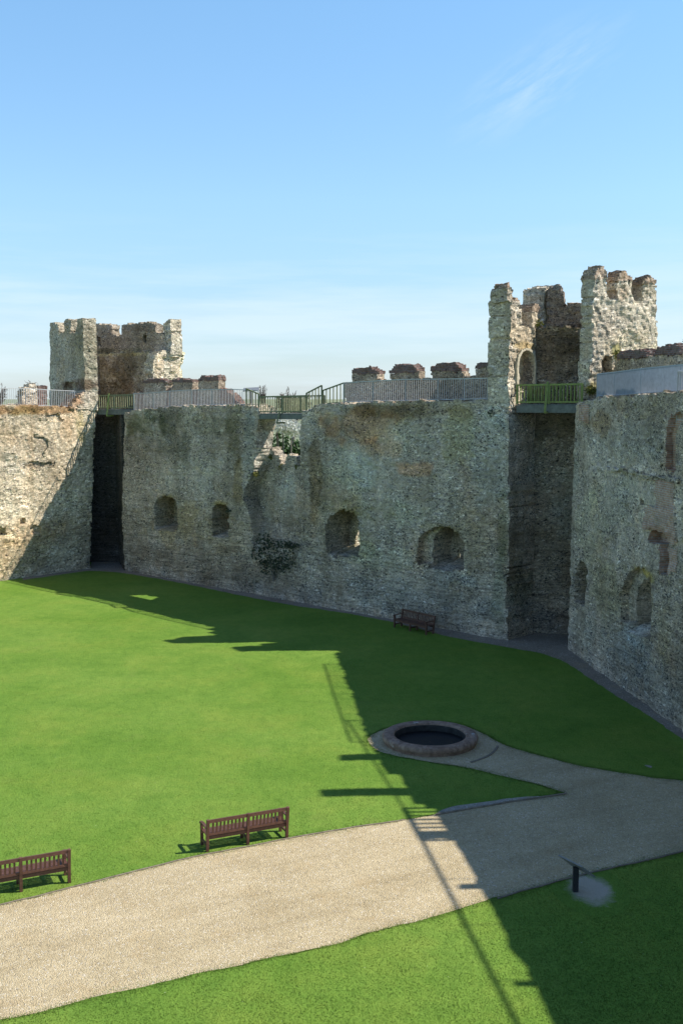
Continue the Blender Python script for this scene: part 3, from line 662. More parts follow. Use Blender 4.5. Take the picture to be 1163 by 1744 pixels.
# side of the recess under the bridge
slab('shaft_wall', RLp, [[(.25, -.3), (3.4, -.3), (3.4, 11.4), (.25, 11.4)]], 1.1, [M_flint], T2, front=.02, cell=.12, base=(.55, .58, .6))

# ---- right curtain wall
rw = thing('curtain_wall', 'shaded flint curtain wall on the right, with a brick fireplace scar and arched niche', 'castle wall', RWp.P(6, 0))
zt = RWp.uz(1163, 669)[1]
u_end = RWp.len+4.0
rpoly = [(RWp.uz(968, 1100)[0]-.05, -.4)]+[RWp.uz(x, y) for x, y in ((968, 1060), (970, 960), (973, 850), (977, 760), (980, 690), (1004, 681), (1012, 678), (1050, 675), (1100, 672), (1163, 667))]+[(u_end, zt), (u_end, -.4)]
def rp(*a): return RWp.poly(list(a))
rregs = [
    niche(RWp, [(975, 1022), (977, 985), (982, 962), (988, 955), (995, 957), (999, 970), (998, 1032), (990, 1032)], .9),
    dict(poly=rp((1056, 1062), (1057, 1010), (1065, 985), (1075, 968), (1090, 966), (1104, 975), (1108, 995), (1108, 1062)), front=.35),
    dict(poly=rp((1070, 1085), (1071, 1010), (1078, 990), (1092, 984), (1103, 990), (1107, 1002), (1107, 1085)), front=sloped(RWp, 0, 1084, 1090, .95)),
    dict(poly=rp((1131, 800), (1134, 740), (1143, 705), (1170, 702), (1150, 740), (1149, 802)), front=.25, mat=1),
    dict(poly=rp((1115, 868), (1118, 814), (1150, 818), (1148, 868)), front=-.05, mat=1),
    dict(poly=rp((1095, 900), (1098, 864), (1110, 861), (1151, 866), (1151, 925), (1140, 925), (1130, 910), (1115, 904)), front=-.08, mat=1),
    dict(poly=rp((1102, 922), (1104, 908), (1115, 903), (1128, 906), (1138, 918), (1138, 978), (1121, 976), (1121, 928), (1110, 926)), front=.5, mat=1),
    dict(poly=rp((1138, 930), (1153, 935), (1152, 976), (1138, 976)), front=-.04, mat=1),
    dict(poly=rp((1030, 795), (1060, 798), (1120, 811), (1163, 815), (1163, 820), (1110, 817), (1060, 804), (1030, 800)), front=-.12),
    dict(poly=rp((986, 716), (987, 690), (1002, 688), (1002, 720)), front=-.04, mat=1),
    dict(poly=rp((1088, 860), (1089, 850), (1095, 850), (1095, 861)), front=.3),
]
rblobs = [(1080, 750, 60, 40, (.82, .88, .92), .7), (1100, 690, 60, 15, (.85, .85, .8), .6), (1020, 720, 30, 20, (.8, .66, .5), .7), (1060, 850, 60, 50, (1.05, 1.12, 1.12), .7), (1000, 900, 30, 60, (1.1, 1.12, .98), .6), (1140, 760, 12, 50, (.8, .7, .62), .7),
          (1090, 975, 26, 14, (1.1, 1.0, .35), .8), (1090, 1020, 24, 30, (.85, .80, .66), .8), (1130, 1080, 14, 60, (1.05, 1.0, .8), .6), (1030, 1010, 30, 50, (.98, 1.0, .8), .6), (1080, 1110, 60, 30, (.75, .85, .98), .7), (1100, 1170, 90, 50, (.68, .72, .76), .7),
          (1085, 1085, 30, 20, (1.0, 1.15, 1.3), .7), (975, 800, 8, 120, (1.15, 1.25, 1.3), .7), (990, 1080, 20, 40, (1.05, 1.1, 1.1), .6), (1085, 808, 60, 4, (.5, .48, .35), .9), (1120, 906, 30, 10, (.7, .55, .4), .6), (1018, 840, 14, 40, (1.05, .95, .8), .5)]
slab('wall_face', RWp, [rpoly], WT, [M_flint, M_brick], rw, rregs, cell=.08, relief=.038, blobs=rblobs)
dr = 2.0
parapet_piece(RWp, 'parapet', [(1040, 690), (1042, 640), (1050, 612), (1060, 608), (1110, 606), (1163, 602), (1165, 614), (1180, 617), (1215, 618), (1215, 690)], dr, .6, rw, M_flint, cell=.10, base=(1.0, .94, .85))
cap('coping', RWp, [(1052, 612), (1054, 603), (1062, 599), (1085, 596), (1098, 596), (1103, 601), (1105, 607)], dr, .6, rw)
cap('coping', RWp, [(1115, 606), (1119, 596), (1126, 592), (1146, 588), (1156, 589), (1160, 595), (1163, 603)], dr, .6, rw)
# the same wall running on towards the viewer beyond the right of the picture (it throws the shadow over the path)
ue2 = u_end+26
def uD(D): return (RWp.p0[1]-D)/-RWp.w[1]
zp = [(u_end, 13.4), (uD(34.6), 13.4), (uD(34.2), 13.7), (uD(33.2), 13.6), (uD(33.0), 13.1), (uD(32.6), 13.0), (uD(32.4), 10.5)]
slab('wall_face', RWp, [[(u_end+.02, -.4), (u_end+.02, 11.9), (uD(32.8), 11.8), (uD(32.6), 11.38), (uD(30.2), 11.35), (uD(27), 11.25), (ue2, 11.1), (ue2, -.4)]], WT, [M_flint], rw, cell=.3, relief=.05)
slab('parapet', RWp, [[(u_end+.02, 10.6)]+zp], dr+.6, [M_flint], rw, front=dr, cell=.2, relief=.05)
for D_, zt_ in ((37.1, 15.9), (33.8, 17.0)):
    slab('chimney', RWp, [[(uD(D_)-.3, 13), (uD(D_)+.3, 13), (uD(D_)+.3, zt_), (uD(D_)-.3, zt_)]], dr+.6, [M_brick], rw, front=dr, cell=.12, relief=.02)
def offrail(label, D0, D1, h0, h1, n, **k):
    b_ = [RWp.P(uD(D0+(D1-D0)*i/n), 11.2, .2) for i in range(n+1)]
    t_ = [p*np.array([1, 1, 0])+np.array([0, 0, h0+(h1-h0)*i/n]) for i, p in enumerate(b_)]
    return label, b_, t_, k
OFF = [offrail('wooden railing on the right wall beyond the picture, closely barred', 32.6, 30.2, 12.5, 12.42, 1, bw=.06, barflat=.11, sp=.30, postw=.12, hr=.1),
       offrail('plain handrail on the right wall beyond the picture, towards the viewer', 30.2, 15.5, 12.42, 12.2, 6, bw=.01, sp=2.5, hr=.07, postw=.03),
       offrail('grey bar railing on the right wall beyond the picture, near the chimneys', 41.5, 32.6, 13.1, 12.5, 3, bw=.012, sp=.15)]

# ------------------------------------------------------------------ ground
def sheet(name, X0, X1, Y0, Y1, nx, ny, z, mat, amp=0):
    xs = np.linspace(X0, X1, nx+1); ys_ = np.linspace(Y0, Y1, ny+1); gx, gy = np.meshgrid(xs, ys_, indexing='ij')
    P = np.c_[gx.ravel(), gy.ravel(), np.full(gx.size, z)]
    if amp: P[:, 2] += amp*fbm(P, .25, 5, 3)
    Fc = [(i*(ny+1)+j, (i+1)*(ny+1)+j, (i+1)*(ny+1)+j+1, i*(ny+1)+j+1) for i in range(nx) for j in range(ny)]
    return mobj(name, P, Fc, mat, smooth=True)
g_ = sheet('ground', -2400, 2400, -400, 4600, 96, 100, -1.6, M_field); g_['kind'] = 'structure'
for v in g_.data.vertices:          # the castle stands on a rise, the land falls away around it
    r_ = math.hypot(v.co.x, v.co.y-50); t_ = min(1, max(0, (r_-170)/900)); v.co.z -= 34*t_*t_*(3-2*t_)
sheet('lawn', -45, 22, 2, 86, 60, 80, 0, M_grass)['kind'] = 'structure'

def smooth_line(pts, step=.25, rag=.05, seed=0):
    P = [gnd(x, y) for x, y in pts]; out = []
    for a, b_ in zip(P[:-1], P[1:]):
        n = max(2, int(np.linalg.norm(b_-a)/step))
        out += [a+(b_-a)*k/n for k in range(n)]
    out.append(P[-1]); Q = np.array(out)
    # light smoothing then ragged edge
    for _ in range(12): Q[1:-1] = (Q[:-2]+2*Q[1:-1]+Q[2:])/4
    Q[:, 0] += rag*fbm(Q, 1.6, 81+seed, 4); Q[:, 1] += rag*fbm(Q, 1.6, 91+seed, 4)
    return Q
def flat(name, outline, z, mat):
    import bmesh
    bm = bmesh.new(); vs = [bm.verts.new((p[0], p[1], z)) for p in outline]; f = bm.faces.new(vs)
    bmesh.ops.triangulate(bm, faces=[f]); bm.normal_update()
    me = bpy.data.meshes.new(name); bm.to_mesh(me); bm.free(); me.materials.append(mat)
    if me.polygons and me.polygons[0].normal.z < 0: me.flip_normals()
    o = bpy.data.objects.new(name, me); COL.objects.link(o); o['kind'] = 'structure'; return o
north = [(-260, 1598), (0, 1543), (120, 1513), (300, 1466), (450, 1437), (560, 1415), (690, 1397), (760, 1384), (830, 1370), (900, 1361), (968, 1352)]
wedge = [(968, 1352), (930, 1340), (880, 1328), (830, 1314), (770, 1302), (720, 1297)]
apron = [(720, 1297), (670, 1289), (632, 1276), (617, 1258), (628, 1247), (655, 1243), (690, 1232), (735, 1226), (790, 1233), (825, 1250)]
northr = [(825, 1250), (850, 1268), (900, 1283), (950, 1296), (1050, 1317), (1163, 1331), (1330, 1347)]
south = [(1330, 1405), (1163, 1449), (1080, 1470), (1000, 1487), (920, 1508), (840, 1531), (700, 1570), (560, 1610), (450, 1634), (310, 1664), (200, 1690), (0, 1738), (-260, 1800)]
Ln = smooth_line(north, seed=1); Lw = smooth_line(wedge+apron[1:]+northr[1:], seed=2); Ls = smooth_line(south, seed=3, rag=.06)
flat('path', np.concatenate([Ln, Lw[1:], Ls]), .006, M_gravel)
PADC = gnd(1003, 1514); PADR = (gnd(1046, 1514)[0]-PADC[0], abs(gnd(1003, 1482)[1]-gnd(1003, 1543)[1])/2)
flat('worn_ground', [PADC+np.array([PADR[0]*1.5*math.cos(t*.1309), PADR[1]*1.5*math.sin(t*.1309), 0]) for t in range(48)], .004, worn_mat(PADC, PADR[0]*1.05, PADR[1]*1.05))
flat('worn_ground', smooth_line([(742, 1386), (744, 1376), (760, 1371), (790, 1370), (830, 1366), (880, 1358), (940, 1354), (968, 1353), (900, 1363), (830, 1372), (742, 1388)], rag=.05, seed=6), .010, M_pad)
flat('worn_ground', smooth_line([(1094, 1303), (1108, 1301), (1122, 1304), (1116, 1311), (1100, 1310), (1094, 1303)], rag=.06, seed=7), .008, M_pad)
# trodden earth at the foot of the walls
e1 = smooth_line([(40, 988), (155, 971), (213, 976), (300, 991), (400, 1012), (480, 1028), (600, 1046), (680, 1062), (760, 1084), (862, 1102), (920, 1112), (962, 1126), (990, 1147), (1040, 1179), (1100, 1217), (1163, 1259), (1300, 1362)], rag=.06, seed=8)
e2 = [RWp.P(RWp.len+3, 0)+RWp.o*.5, RWp.P(0, 0)+RWp.o*.5, np.array([12.5, 57.5, 0]), b0+MWp.o*.3, MWp.P(MWp.len-.2, 0)+MWp.o*.6, MWp.P(0, 0)+MWp.o*.5, LWp.P(LWp.len, 0)+LWp.o*.5, LWp.P(2, 0)+LWp.o*.4]
ev = []
for P_ in e1:
    xp = PW/2+F*P_[0]/np.dot(P_-CAM, FWD); d_ = np.array([P_[0], P_[1], 0]); d_ = d_/np.linalg.norm(d_); ext = 7.0
    for W_, xa, xb in ((LWp, -400, 155), (MWp, 213, 862), (RWp, 968, 2500)):
        if xa <= xp <= xb: ext = max(.3, np.dot(W_.p0-P_, W_.o)/np.dot(d_, W_.o)+.4)
    ev.append(P_+d_*ext)
ev = np.array(ev); nE = len(e1)
EV = np.concatenate([e1, ev]); EV[:, 2] = .005
mobj('earth_strip', EV, [(i, i+1, nE+i+1, nE+i) for i in range(nE-1)], M_earth)['kind'] = 'structure'
# thin edging boards along the path
def edging(pts, label, h=.03, w=.045):
    Q = smooth_line(pts, rag=.025, seed=1); m = MB()
    for a, b_ in zip(Q[:-1], Q[1:]): m.beam(a+np.array([0, 0, h/2]), b_+np.array([0, 0, h/2]), w, h)
    o = m.build('path_edging', M_kerb, loc=Q[0]); tag(o, label, 'edging'); return o
edging(north[:7], 'thin stone edging between the gravel and the lawn behind the sunny benches')
edging([(742, 1389), (790, 1380), (830, 1372), (880, 1365), (965, 1353)], 'dark edging strip below the shaded wedge of grass', .045, .06)
edging([(800, 1299), (825, 1295), (840, 1288), (848, 1277), (846, 1271)], 'short curved edging strip beside the well apron', .03, .08)
edging([(1163, 1450), (1080, 1471), (1000, 1488), (920, 1509), (845, 1531)], 'shaded edging strip along the lower side of the path by the lectern', .03, .045)

# ------------------------------------------------------------------ grass blades (uncountable): lawn edges and foreground
def blades(name, pts_fn, n, h0, h1, wd, mat):
    rng = np.random.RandomState(3)
    B = pts_fn(rng, n); n = len(B)
    a = rng.rand(n)*2*math.pi; h = h0+(h1-h0)*rng.rand(n); ln = (rng.rand(n)*.9)*h; b2 = rng.rand(n)*2*math.pi
    dx = np.c_[np.cos(a), np.sin(a), np.zeros(n)]*wd*.5
    tip = B+np.c_[np.cos(b2)*ln, np.sin(b2)*ln, h]
    V = np.empty((n*3, 3)); V[0::3] = B-dx; V[1::3] = B+dx; V[2::3] = tip
    me = bpy.data.meshes.new(name); me.vertices.add(n*3); me.vertices.foreach_set('co', V.ravel())
    me.loops.add(n*3); me.loops.foreach_set('vertex_index', np.arange(n*3, dtype=np.int32))
    me.polygons.add(n); me.polygons.foreach_set('loop_start', np.arange(0, n*3, 3, dtype=np.int32)); me.polygons.foreach_set('loop_total', np.full(n, 3, np.int32))
    me.materials.append(mat); me.update(calc_edges=True)
    o = bpy.data.objects.new(name, me); COL.objects.link(o); return o
PATHP = [(p[0], p[1]) for p in np.concatenate([Ln, Lw[1:], Ls])]
PADP = [tuple(gnd(x, y)[:2]) for x, y in [(960, 1510), (985, 1536), (1036, 1534), (1045, 1522), (1030, 1488), (990, 1490)]]
def lawn_pts(rng, n):
    u = rng.rand(n); Y = 1/((1-u)/19.5+u/60.0)       # denser close to the viewer
    X = (rng.rand(n)*2-1)*Y*.345
    pd = np.hypot((X-PADC[0])/PADR[0], (Y-PADC[1])/PADR[1])+.5*fbm(np.c_[X, Y, 0*X], 2.5, 23, 3); k = ~inpoly(X, Y, PATHP) & (pd+.5*(rng.rand(n)-.5) > .95)
    k &= ((np.c_[X, Y, 0*X]-MWp.p0) @ MWp.o < -.7) & ((np.c_[X, Y, 0*X]-RWp.p0) @ RWp.o < -.8) & ((np.c_[X, Y, 0*X]-LWp.p0) @ LWp.o < -.3)
    X, Y = X[k], Y[k]; B = np.c_[X, Y, np.zeros(len(X))]
    E = []
    for Q in (Ln, Lw, Ls):
        d = Q[1:]-Q[:-1]; nr = np.c_[-d[:, 1], d[:, 0], 0*d[:, 0]]/np.maximum(np.linalg.norm(d, axis=1), 1e-6)[:, None]
        # normals of these lines that point onto the grass
        for rep_ in range(150):
            t = rng.rand(len(d), 1); o_ = rng.normal(size=(len(d), 1))*.085*(1+fbm(Q[:-1], 1.1, 19, 3))[:, None]
            E.append((Q[:-1]+d*t+nr*o_)*np.array([1, 1, 0]))
    return np.concatenate([B]+E)
def blade_mat():
    m, nt, b = newmat('grass_blades'); p = pos_(nt)
    g = N(nt, 'ShaderNodeNewGeometry'); big = noise_(nt, p, .12, 5, .6); mid = noise_(nt, p, 1.1, 6, .72)
    c = mix_(nt, ramp_(nt, big, [(.3, 0.), (.7, 1.)]), (.118, .222, .027), (.165, .27, .044))
    c = mix_(nt, .75, c, ramp_(nt, mid, [(.25, (.84, .87, .8)), (.5, (1, 1, 1)), (.75, (1.17, 1.11, 1.14))]), 'MULTIPLY')
    pt = noise_(nt, p, .33, 6, .68)
    c = mix_(nt, .75, c, ramp_(nt, pt, [(.3, (.72, .82, .75)), (.48, (1, 1, 1)), (.66, (1.3, 1.08, 1.2))]), 'MULTIPLY')
    pt2 = noise_(nt, pos_(nt, (1, .55, 1)), 3.2, 5, .7)
    c = mix_(nt, .6, c, ramp_(nt, pt2, [(.3, (.74, .8, .72)), (.5, (1, 1, 1)), (.7, (1.24, 1.15, 1.2))]), 'MULTIPLY')
    c = mix_(nt, .8, c, ramp_(nt, g.outputs['Random Per Island'], [(0, (.92, .94, .9)), (.6, (1, 1, 1)), (1, (1.22, 1.15, 1.2))]), 'MULTIPLY')
    L(nt, c, b.inputs['Base Color']); b.inputs['Roughness'].default_value = .6; b.inputs['Specular IOR Level'].default_value = .15
    vz = N(nt, 'ShaderNodeVectorMath', operation='MULTIPLY_ADD'); L(nt, g.outputs['Normal'], vz.inputs[0]); vz.inputs[1].default_value = (.2, .2, .2); vz.inputs[2].default_value = (0, 0, 1)
    vn_ = N(nt, 'ShaderNodeVectorMath', operation='NORMALIZE'); L(nt, vz.outputs[0], vn_.inputs[0]); L(nt, vn_.outputs[0], b.inputs['Normal'])
    t = N(nt, 'ShaderNodeBsdfTranslucent'); L(nt, c, t.inputs[0]); mx = N(nt, 'ShaderNodeMixShader', i={0: .3})
    out = [q for q in nt.nodes if q.type == 'OUTPUT_MATERIAL'][0]
    L(nt, b.outputs[0], mx.inputs[1]); L(nt, t.outputs[0], mx.inputs[2]); L(nt, mx.outputs[0], out.inputs[0]); return m
M_blade = blade_mat()
tag(blades('grass', lawn_pts, 220000, .008, .026, .024, M_blade), 'short mown grass blades covering the courtyard lawn', 'grass', kind='stuff')

# ------------------------------------------------------------------ the well
wc = gnd(732, 1264); wc[2] = 0
well = thing('well', 'low round brick well kerb with painted-dark shaft beside the path', 'well', wc)
def ring(prof, n=96, wob=.008, seed=0):
    V = []; Fc = []; k = len(prof)
    for i in range(n):
        t = 2*math.pi*i/n
        for r, z in prof: V.append((wc[0]+r*math.cos(t), wc[1]+r*math.sin(t), z))
    for i in range(n):
        for j in range(k-1):
            Fc.append((i*k+j, ((i+1) % n)*k+j, ((i+1) % n)*k+j+1, i*k+j+1))
    V = np.array(V); V += wob*np.stack([vn(V, 3, 1+seed), vn(V, 3, 2+seed), vn(V, 3, 3+seed)], 1); return V, Fc
RO = (812-652)/2/F*np.linalg.norm(wc-CAM)*.985
print('well', wc, RO)
prof = [(RO-.06, -.05), (RO-.05, .10), (RO-.01, .12), (RO, .16), (RO+.01, .23), (RO-.03, .285), (RO-.10, .315), (RO-.24, .325), (RO-.36, .315), (RO-.41, .29), (RO-.42, .24)]
V, Fc = ring(prof); mobj('kerb_ring', V, Fc, M_well, well, True)
V, Fc = ring([(RO-.418, .245), (RO-.43, .2), (RO-.43, .02)], wob=.004); mobj('shaft_lining', V, Fc, M_lining, well)
V, Fc = ring([(RO-.42, .018), (RO-.7, .013), (RO*.4, .012), (.01, .012)], wob=0); mobj('shaft_shade_disc', V, Fc, M_shaft_black, well)

# ------------------------------------------------------------------ benches
def bench_parts(root, Lb, n_seg=2, slats=None, mat=M_bench):
    """x along the bench, back at y=0 facing -y, seat towards +y"""
    def part(nm, m): return m.build(nm, mat, root, local=True)
    hs, hb, dp_ = .43, .92, .52
    xs = [-Lb/2+.04, 0, Lb/2-.04]
    for x in xs:
        m = MB(); m.beam((x, .03, 0), (x, .0, hs), .08, .075, (1, 0, 0)); m.beam((x, 0, hs-.02), (x, -.07, hb), .08, .075, (1, 0, 0)); part('back_leg', m)
        m = MB(); top = .64 if abs(x) > .1 else hs-.02
        m.beam((x, dp_, 0), (x, dp_, top), .07, .07, (0, 1, 0)); part('front_leg', m)
        m = MB(); m.beam((x, .06, .17), (x, dp_-.03, .17), .045, .06); part('stretcher', m)
    m = MB()
    for k in range(6): m.box((0, .07+k*.087, hs+.012), Lb-.06, .07, .024)
    m.box((0, dp_, hs-.05), Lb-.1, .04, .08); m.box((0, .03, hs-.05), Lb-.1, .04, .09); part('seat', m)
    m = MB(); m.beam((-Lb/2+.08, -.066, hb-.05), (-.04, -.066, hb-.05), .045, .09); m.beam((.04, -.066, hb-.05), (Lb/2-.08, -.066, hb-.05), .045, .09)
    for a, b_ in ((-Lb/2+.08, -.04), (.04, Lb/2-.08)):
        m.beam((a, -.01, hs+.06), (b_, -.01, hs+.06), .04, .07)
        for k in range(1, 10):
            x = a+(b_-a)*k/10; m.beam((x, -.012, hs+.08), (x, -.062, hb-.08), .05, .018, (0, 1, 0))
    part('backrest', m)
    for x in (xs[0], xs[2]):
        m = MB(); m.beam((x, -.05, .66), (x, dp_-.1, .665), .08, .035); m.beam((x, dp_-.11, .667), (x, dp_+.06, .645), .08, .04); m.box((x, dp_+.055, .625), .08, .05, .05); part('armrest', m)
BG = 'slatted wooden benches in the courtyard'
def bench(label, pl, pr, flip=False):
    a = gnd(*pl); b_ = gnd(*pr); d = b_-a; Lb = np.linalg.norm(d); rz = math.atan2(d[1], d[0])
    c = (a+b_)/2; print('bench', Lb, c)
    t = thing('bench', label, 'bench', (c[0], c[1], 0), BG, rz); bench_parts(t, Lb+.08); return t
bench('red-brown slatted bench on the sunny lawn, whole length in view, nearest the well', (354, 1451), (489, 1427))
bench('red-brown slatted bench cut off by the left edge of the photo beside the path', (-48, 1535), (119, 1504))
b3 = bench('shaded brown bench standing against the foot of the middle wall', (738, 1079), (684, 1066))

# ------------------------------------------------------------------ lectern by the path
lb = gnd(979, 1518); lec = thing('information_lectern', 'dark information lectern on a single post on worn ground by the path', 'sign', lb)
MB().beam(lb, lb+np.array([0, 0, .62]), .13, .13, (0, 1, 0)).build('post', M_dark, lec)
nrm = np.array([.42, .27, .61]); nrm /= np.linalg.norm(nrm); hx = np.array([-nrm[1], nrm[0], 0]); hx /= np.linalg.norm(hx); hy = np.cross(nrm, hx)
pc = lb+np.array([.02, 0, .66])
f_ = MB().box(pc, .82, .60, .03, hx, hy, nrm).build('frame', M_steel, lec)
MB().box(pc+nrm*.018, .74, .52, .008, hx, hy, nrm).build('panel_face', M_panel, f_)

# ------------------------------------------------------------------ railings and footbridges
def rail_run(root, base_pts, top_pts, mat, sp=.115, bw=.016, post=True, foot=.06, postw=.05, barflat=None, hr=.045, mat_post=None, bdeep=None):
    """base/top: matching lists of 3-D points; one panel, one handrail and posts"""
    bars = MB(); hrail = MB(); brail = MB()
    for k in range(len(base_pts)-1):
        b0_, b1_ = np.array(base_pts[k]), np.array(base_pts[k+1]); t0, t1 = np.array(top_pts[k]), np.array(top_pts[k+1])
        hrail.beam(t0, t1, hr, hr); f0 = b0_+(t0-b0_)*foot; f1 = b1_+(t1-b1_)*foot; brail.beam(f0, f1, hr*.8, hr*.8)
        Lr = np.linalg.norm(b1_-b0_); n = max(2, int(Lr/sp)); d = (b1_-b0_)/Lr
        for i in range(1, n):
            s = i/n; p = f0+(f1-f0)*s; q = t0+(t1-t0)*s
            (MB() if sp > .25 and bw > .05 else bars).beam(p, q, bw if barflat is None else barflat, bdeep or bw, tuple(np.cross(d, (0, 0, 1))))
            if sp > .25 and bw > .05: MB().beam(p, q, barflat or bw, bw, tuple(np.cross(d, (0, 0, 1)))).build('baluster', mat, root)
    for p, q in zip(base_pts, top_pts):
        if post: MB().beam(p, np.array(q)+np.array([0, 0, .01]), postw, postw, (0, 1, 0)).build('post', mat_post or mat, root)
    hrail.build('handrail', mat, root); brail.build('bottom_rail', mat, root); 
    if bars.V and sp < 2: bars.build('baluster_panel', mat, root)
def railing(label, W, base, top, depth, mat=M_galv, name='railing', cat='railing', **k):
    b_ = [W.px(x, y, depth) for x, y in base]
    t_ = [np.array([p[0], p[1], W.uz(x, y, depth)[1]]) for p, (x, y) in zip(b_, top)]
    r = thing(name, label, cat, b_[0], 'railings along the wall walk')
    rail_run(r, b_, t_, mat, **k); return r
railing('grey bar railing on top of the sunlit left wall', LWp, [(-40, 692), (0, 692), (45, 692.5), (88, 693), (128, 694)], [(-40, 660), (0, 661), (45, 661.5), (88, 664), (128, 666)], .35, bw=.02, sp=.14)
railing('grey bar railing on the left stretch of the middle wall, in front of three merlons', MWp, [(229, 701), (262, 698), (290, 694), (327, 692), (362, 691), (398, 690), (440, 691)], [(229, 670), (262, 669), (290, 666), (327, 664), (362, 663), (398, 663), (436, 665)], .2, bw=.02, sp=.14)
railing('grey bar railing on the right stretch of the middle wall, below brick-capped merlons', MWp, [(585, 687), (635, 685), (690, 684), (745, 683), (790, 682), (829, 681)], [(585, 652), (635, 649), (690, 646), (745, 645.5), (790, 645), (829, 644)], .2, bw=.02, sp=.14)
railing('dense blue-grey bar railing on the right wall beside the tall tower', RWp, [(1016, 677), (1045, 675.5), (1090, 672), (1157, 668), (1210, 665)], [(1016, 637), (1045, 634), (1090, 628), (1157, 621.5), (1210, 617)], .25, M_bluerail, bw=.014, bdeep=.07, sp=.1)
railing('weathered sloping railing stepping down to the left end of the broken-wall bridge', MWp, [(420, 692), (441, 702)], [(420, 662), (441, 671)], .12, M_wood, bw=.045, sp=.24, postw=.09, hr=.07)
railing('weathered sloping railing rising from the right end of the broken-wall bridge', MWp, [(522, 704), (548, 691)], [(522, 670), (548, 656.5)], .12, M_wood, bw=.045, sp=.24, postw=.09, hr=.07)
railing('weathered sloping railing higher up the steps to the right of the broken-wall bridge', MWp, [(550, 689), (586, 687)], [(550, 665), (586, 652)], .25, M_wood, bw=.045, sp=.24, postw=.09, hr=.07)
slab('rail_pier', RWp, [[(uD(30.75), 10.8), (uD(30.3), 10.8), (uD(30.3), 12.5), (uD(30.75), 12.5)]], .8, [M_flint], rw, front=.1, cell=.15, relief=.03)  # unseen piers on the wall top, sized from the shadow bars they throw
slab('rail_pier', RWp, [[(uD(27.35), 10.8), (uD(27.15), 10.8), (uD(27.15), 11.95), (uD(27.35), 11.95)]], .5, [M_flint], rw, front=.1, cell=.1, relief=.02)
slab('rail_pier', RWp, [[(uD(22.8), 10.8), (uD(22.6), 10.8), (uD(22.6), 11.8), (uD(22.8), 11.8)]], .5, [M_flint], rw, front=.1, cell=.1, relief=.02)
for label_, b_, t_, k_ in OFF:
    r_ = thing('railing', label_, 'railing', b_[0], 'railings along the wall walk'); rail_run(r_, b_, t_, M_galv, **k_)
def bridge(label, W, x0, x1, y_deck0, y_deck1, y_rail0, y_rail1, bh, depth, width, matr, brace_x=None, brace_y=None, far=True, sp=.17, bracem=None):
    a = W.px(x0, y_deck0, depth); b_ = W.px(x1, y_deck1, depth)
    r = thing('footbridge', label, 'footbridge', a, 'timber footbridges across the gaps in the wall')
    ov = W.o*width
    dk = MB(); dd = (b_-a); Lr = np.linalg.norm(dd[:2])
    n = int(Lr/.16)
    for i in range(n):
        p = a+dd*(i+.5)/n; dk.beam(p-np.array([0, 0, .03]), p+ov-np.array([0, 0, .03]), Lr/n*.9, .05)
    dk.build('deck', M_beam, r)
    for q in ((0., 1) if far else (0.,)):
        off = ov*q
        MB().beam(a+off-np.array([0, 0, .06+bh/2]), b_+off-np.array([0, 0, .06+bh/2]), .14, bh).build('beam', M_beam, r)
        t0 = np.array([a[0], a[1], W.uz(x0, y_rail0, depth)[1]]); t1 = np.array([b_[0], b_[1], W.uz(x1, y_rail1, depth)[1]])
        m_ = (a+b_)/2; mt = (t0+t1)/2
        rail_run(r, [a+off, m_+off, b_+off], [t0+off, mt+off, t1+off], matr, sp=sp, bw=.05, barflat=.035, postw=.10, hr=.08, foot=.1)
    if brace_x:
        s_ = W.uz(brace_x, brace_y[0], depth); p = W.P(s_[0], s_[1], depth-.06); q = W.P(s_[0], W.uz(brace_x, brace_y[1], depth)[1], depth-.3)
        MB().beam(p, q, .09, .09, (0, 1, 0)).build('brace', bracem or matr, r)
        MB().beam(q+W.o*.0, W.P(s_[0], q[2], depth+.3), .09, .10).build('bracket', bracem or matr, r)
    return r
bl1 = Wall(LWp.px(160, 700, .5), MWp.px(228, 700, .5))
bridge('green timber footbridge over the dark gap below the left tower', bl1, 163, 229, 697, 697, 674, 672, .30, 0., 1.4, M_wood, 187, (670, 708), sp=.2, bracem=M_woody)
bridge('weathered timber footbridge spanning the broken gap in the middle wall', MWp, 441, 522, 704, 704, 676, 674, .28, .12, 1.5, M_wood, 478, (700, 720), sp=.19)
q0 = MWp.px(880, 692, .35); q1 = q0.copy(); 
bl3 = Wall(MWp.px(872, 690, .5), RWp.px(985, 690, .35))
bridge('yellow-green timber footbridge between the two wings of the right tower', bl3, 880, 990, 688, 688, 656, 654, .36, .0, 1.3, M_woody, 933, (650, 702), sp=.17)
# sloping handrail of the steps beside the right tower's bridge
p_ = [MWp.px(858, 700, .5), bl3.px(881, 664, 0)]
tag(MB().beam(p_[0], p_[1], .06, .06).build('handrail', M_steel, loc=p_[0]), 'thin dark sloping handrail at the left end of the yellow-green bridge', 'handrail')
# small lectern on the wall walk
lp = MWp.px(428, 690, .7); ls = thing('viewpoint_lectern', 'small dark lectern panel on the wall walk above the left bridge steps', 'sign', lp)
tz = MWp.uz(426, 664, .7)[1]
MB().beam(lp, (lp[0], lp[1], tz), .09, .09, (0, 1, 0)).build('post', M_dark, ls)
MB().box((lp[0], lp[1], tz+.03), .95, .6, .05, (1, 0, .05), (0, .93, .3), (0, -.3, .93)).build('panel', M_steel, ls)

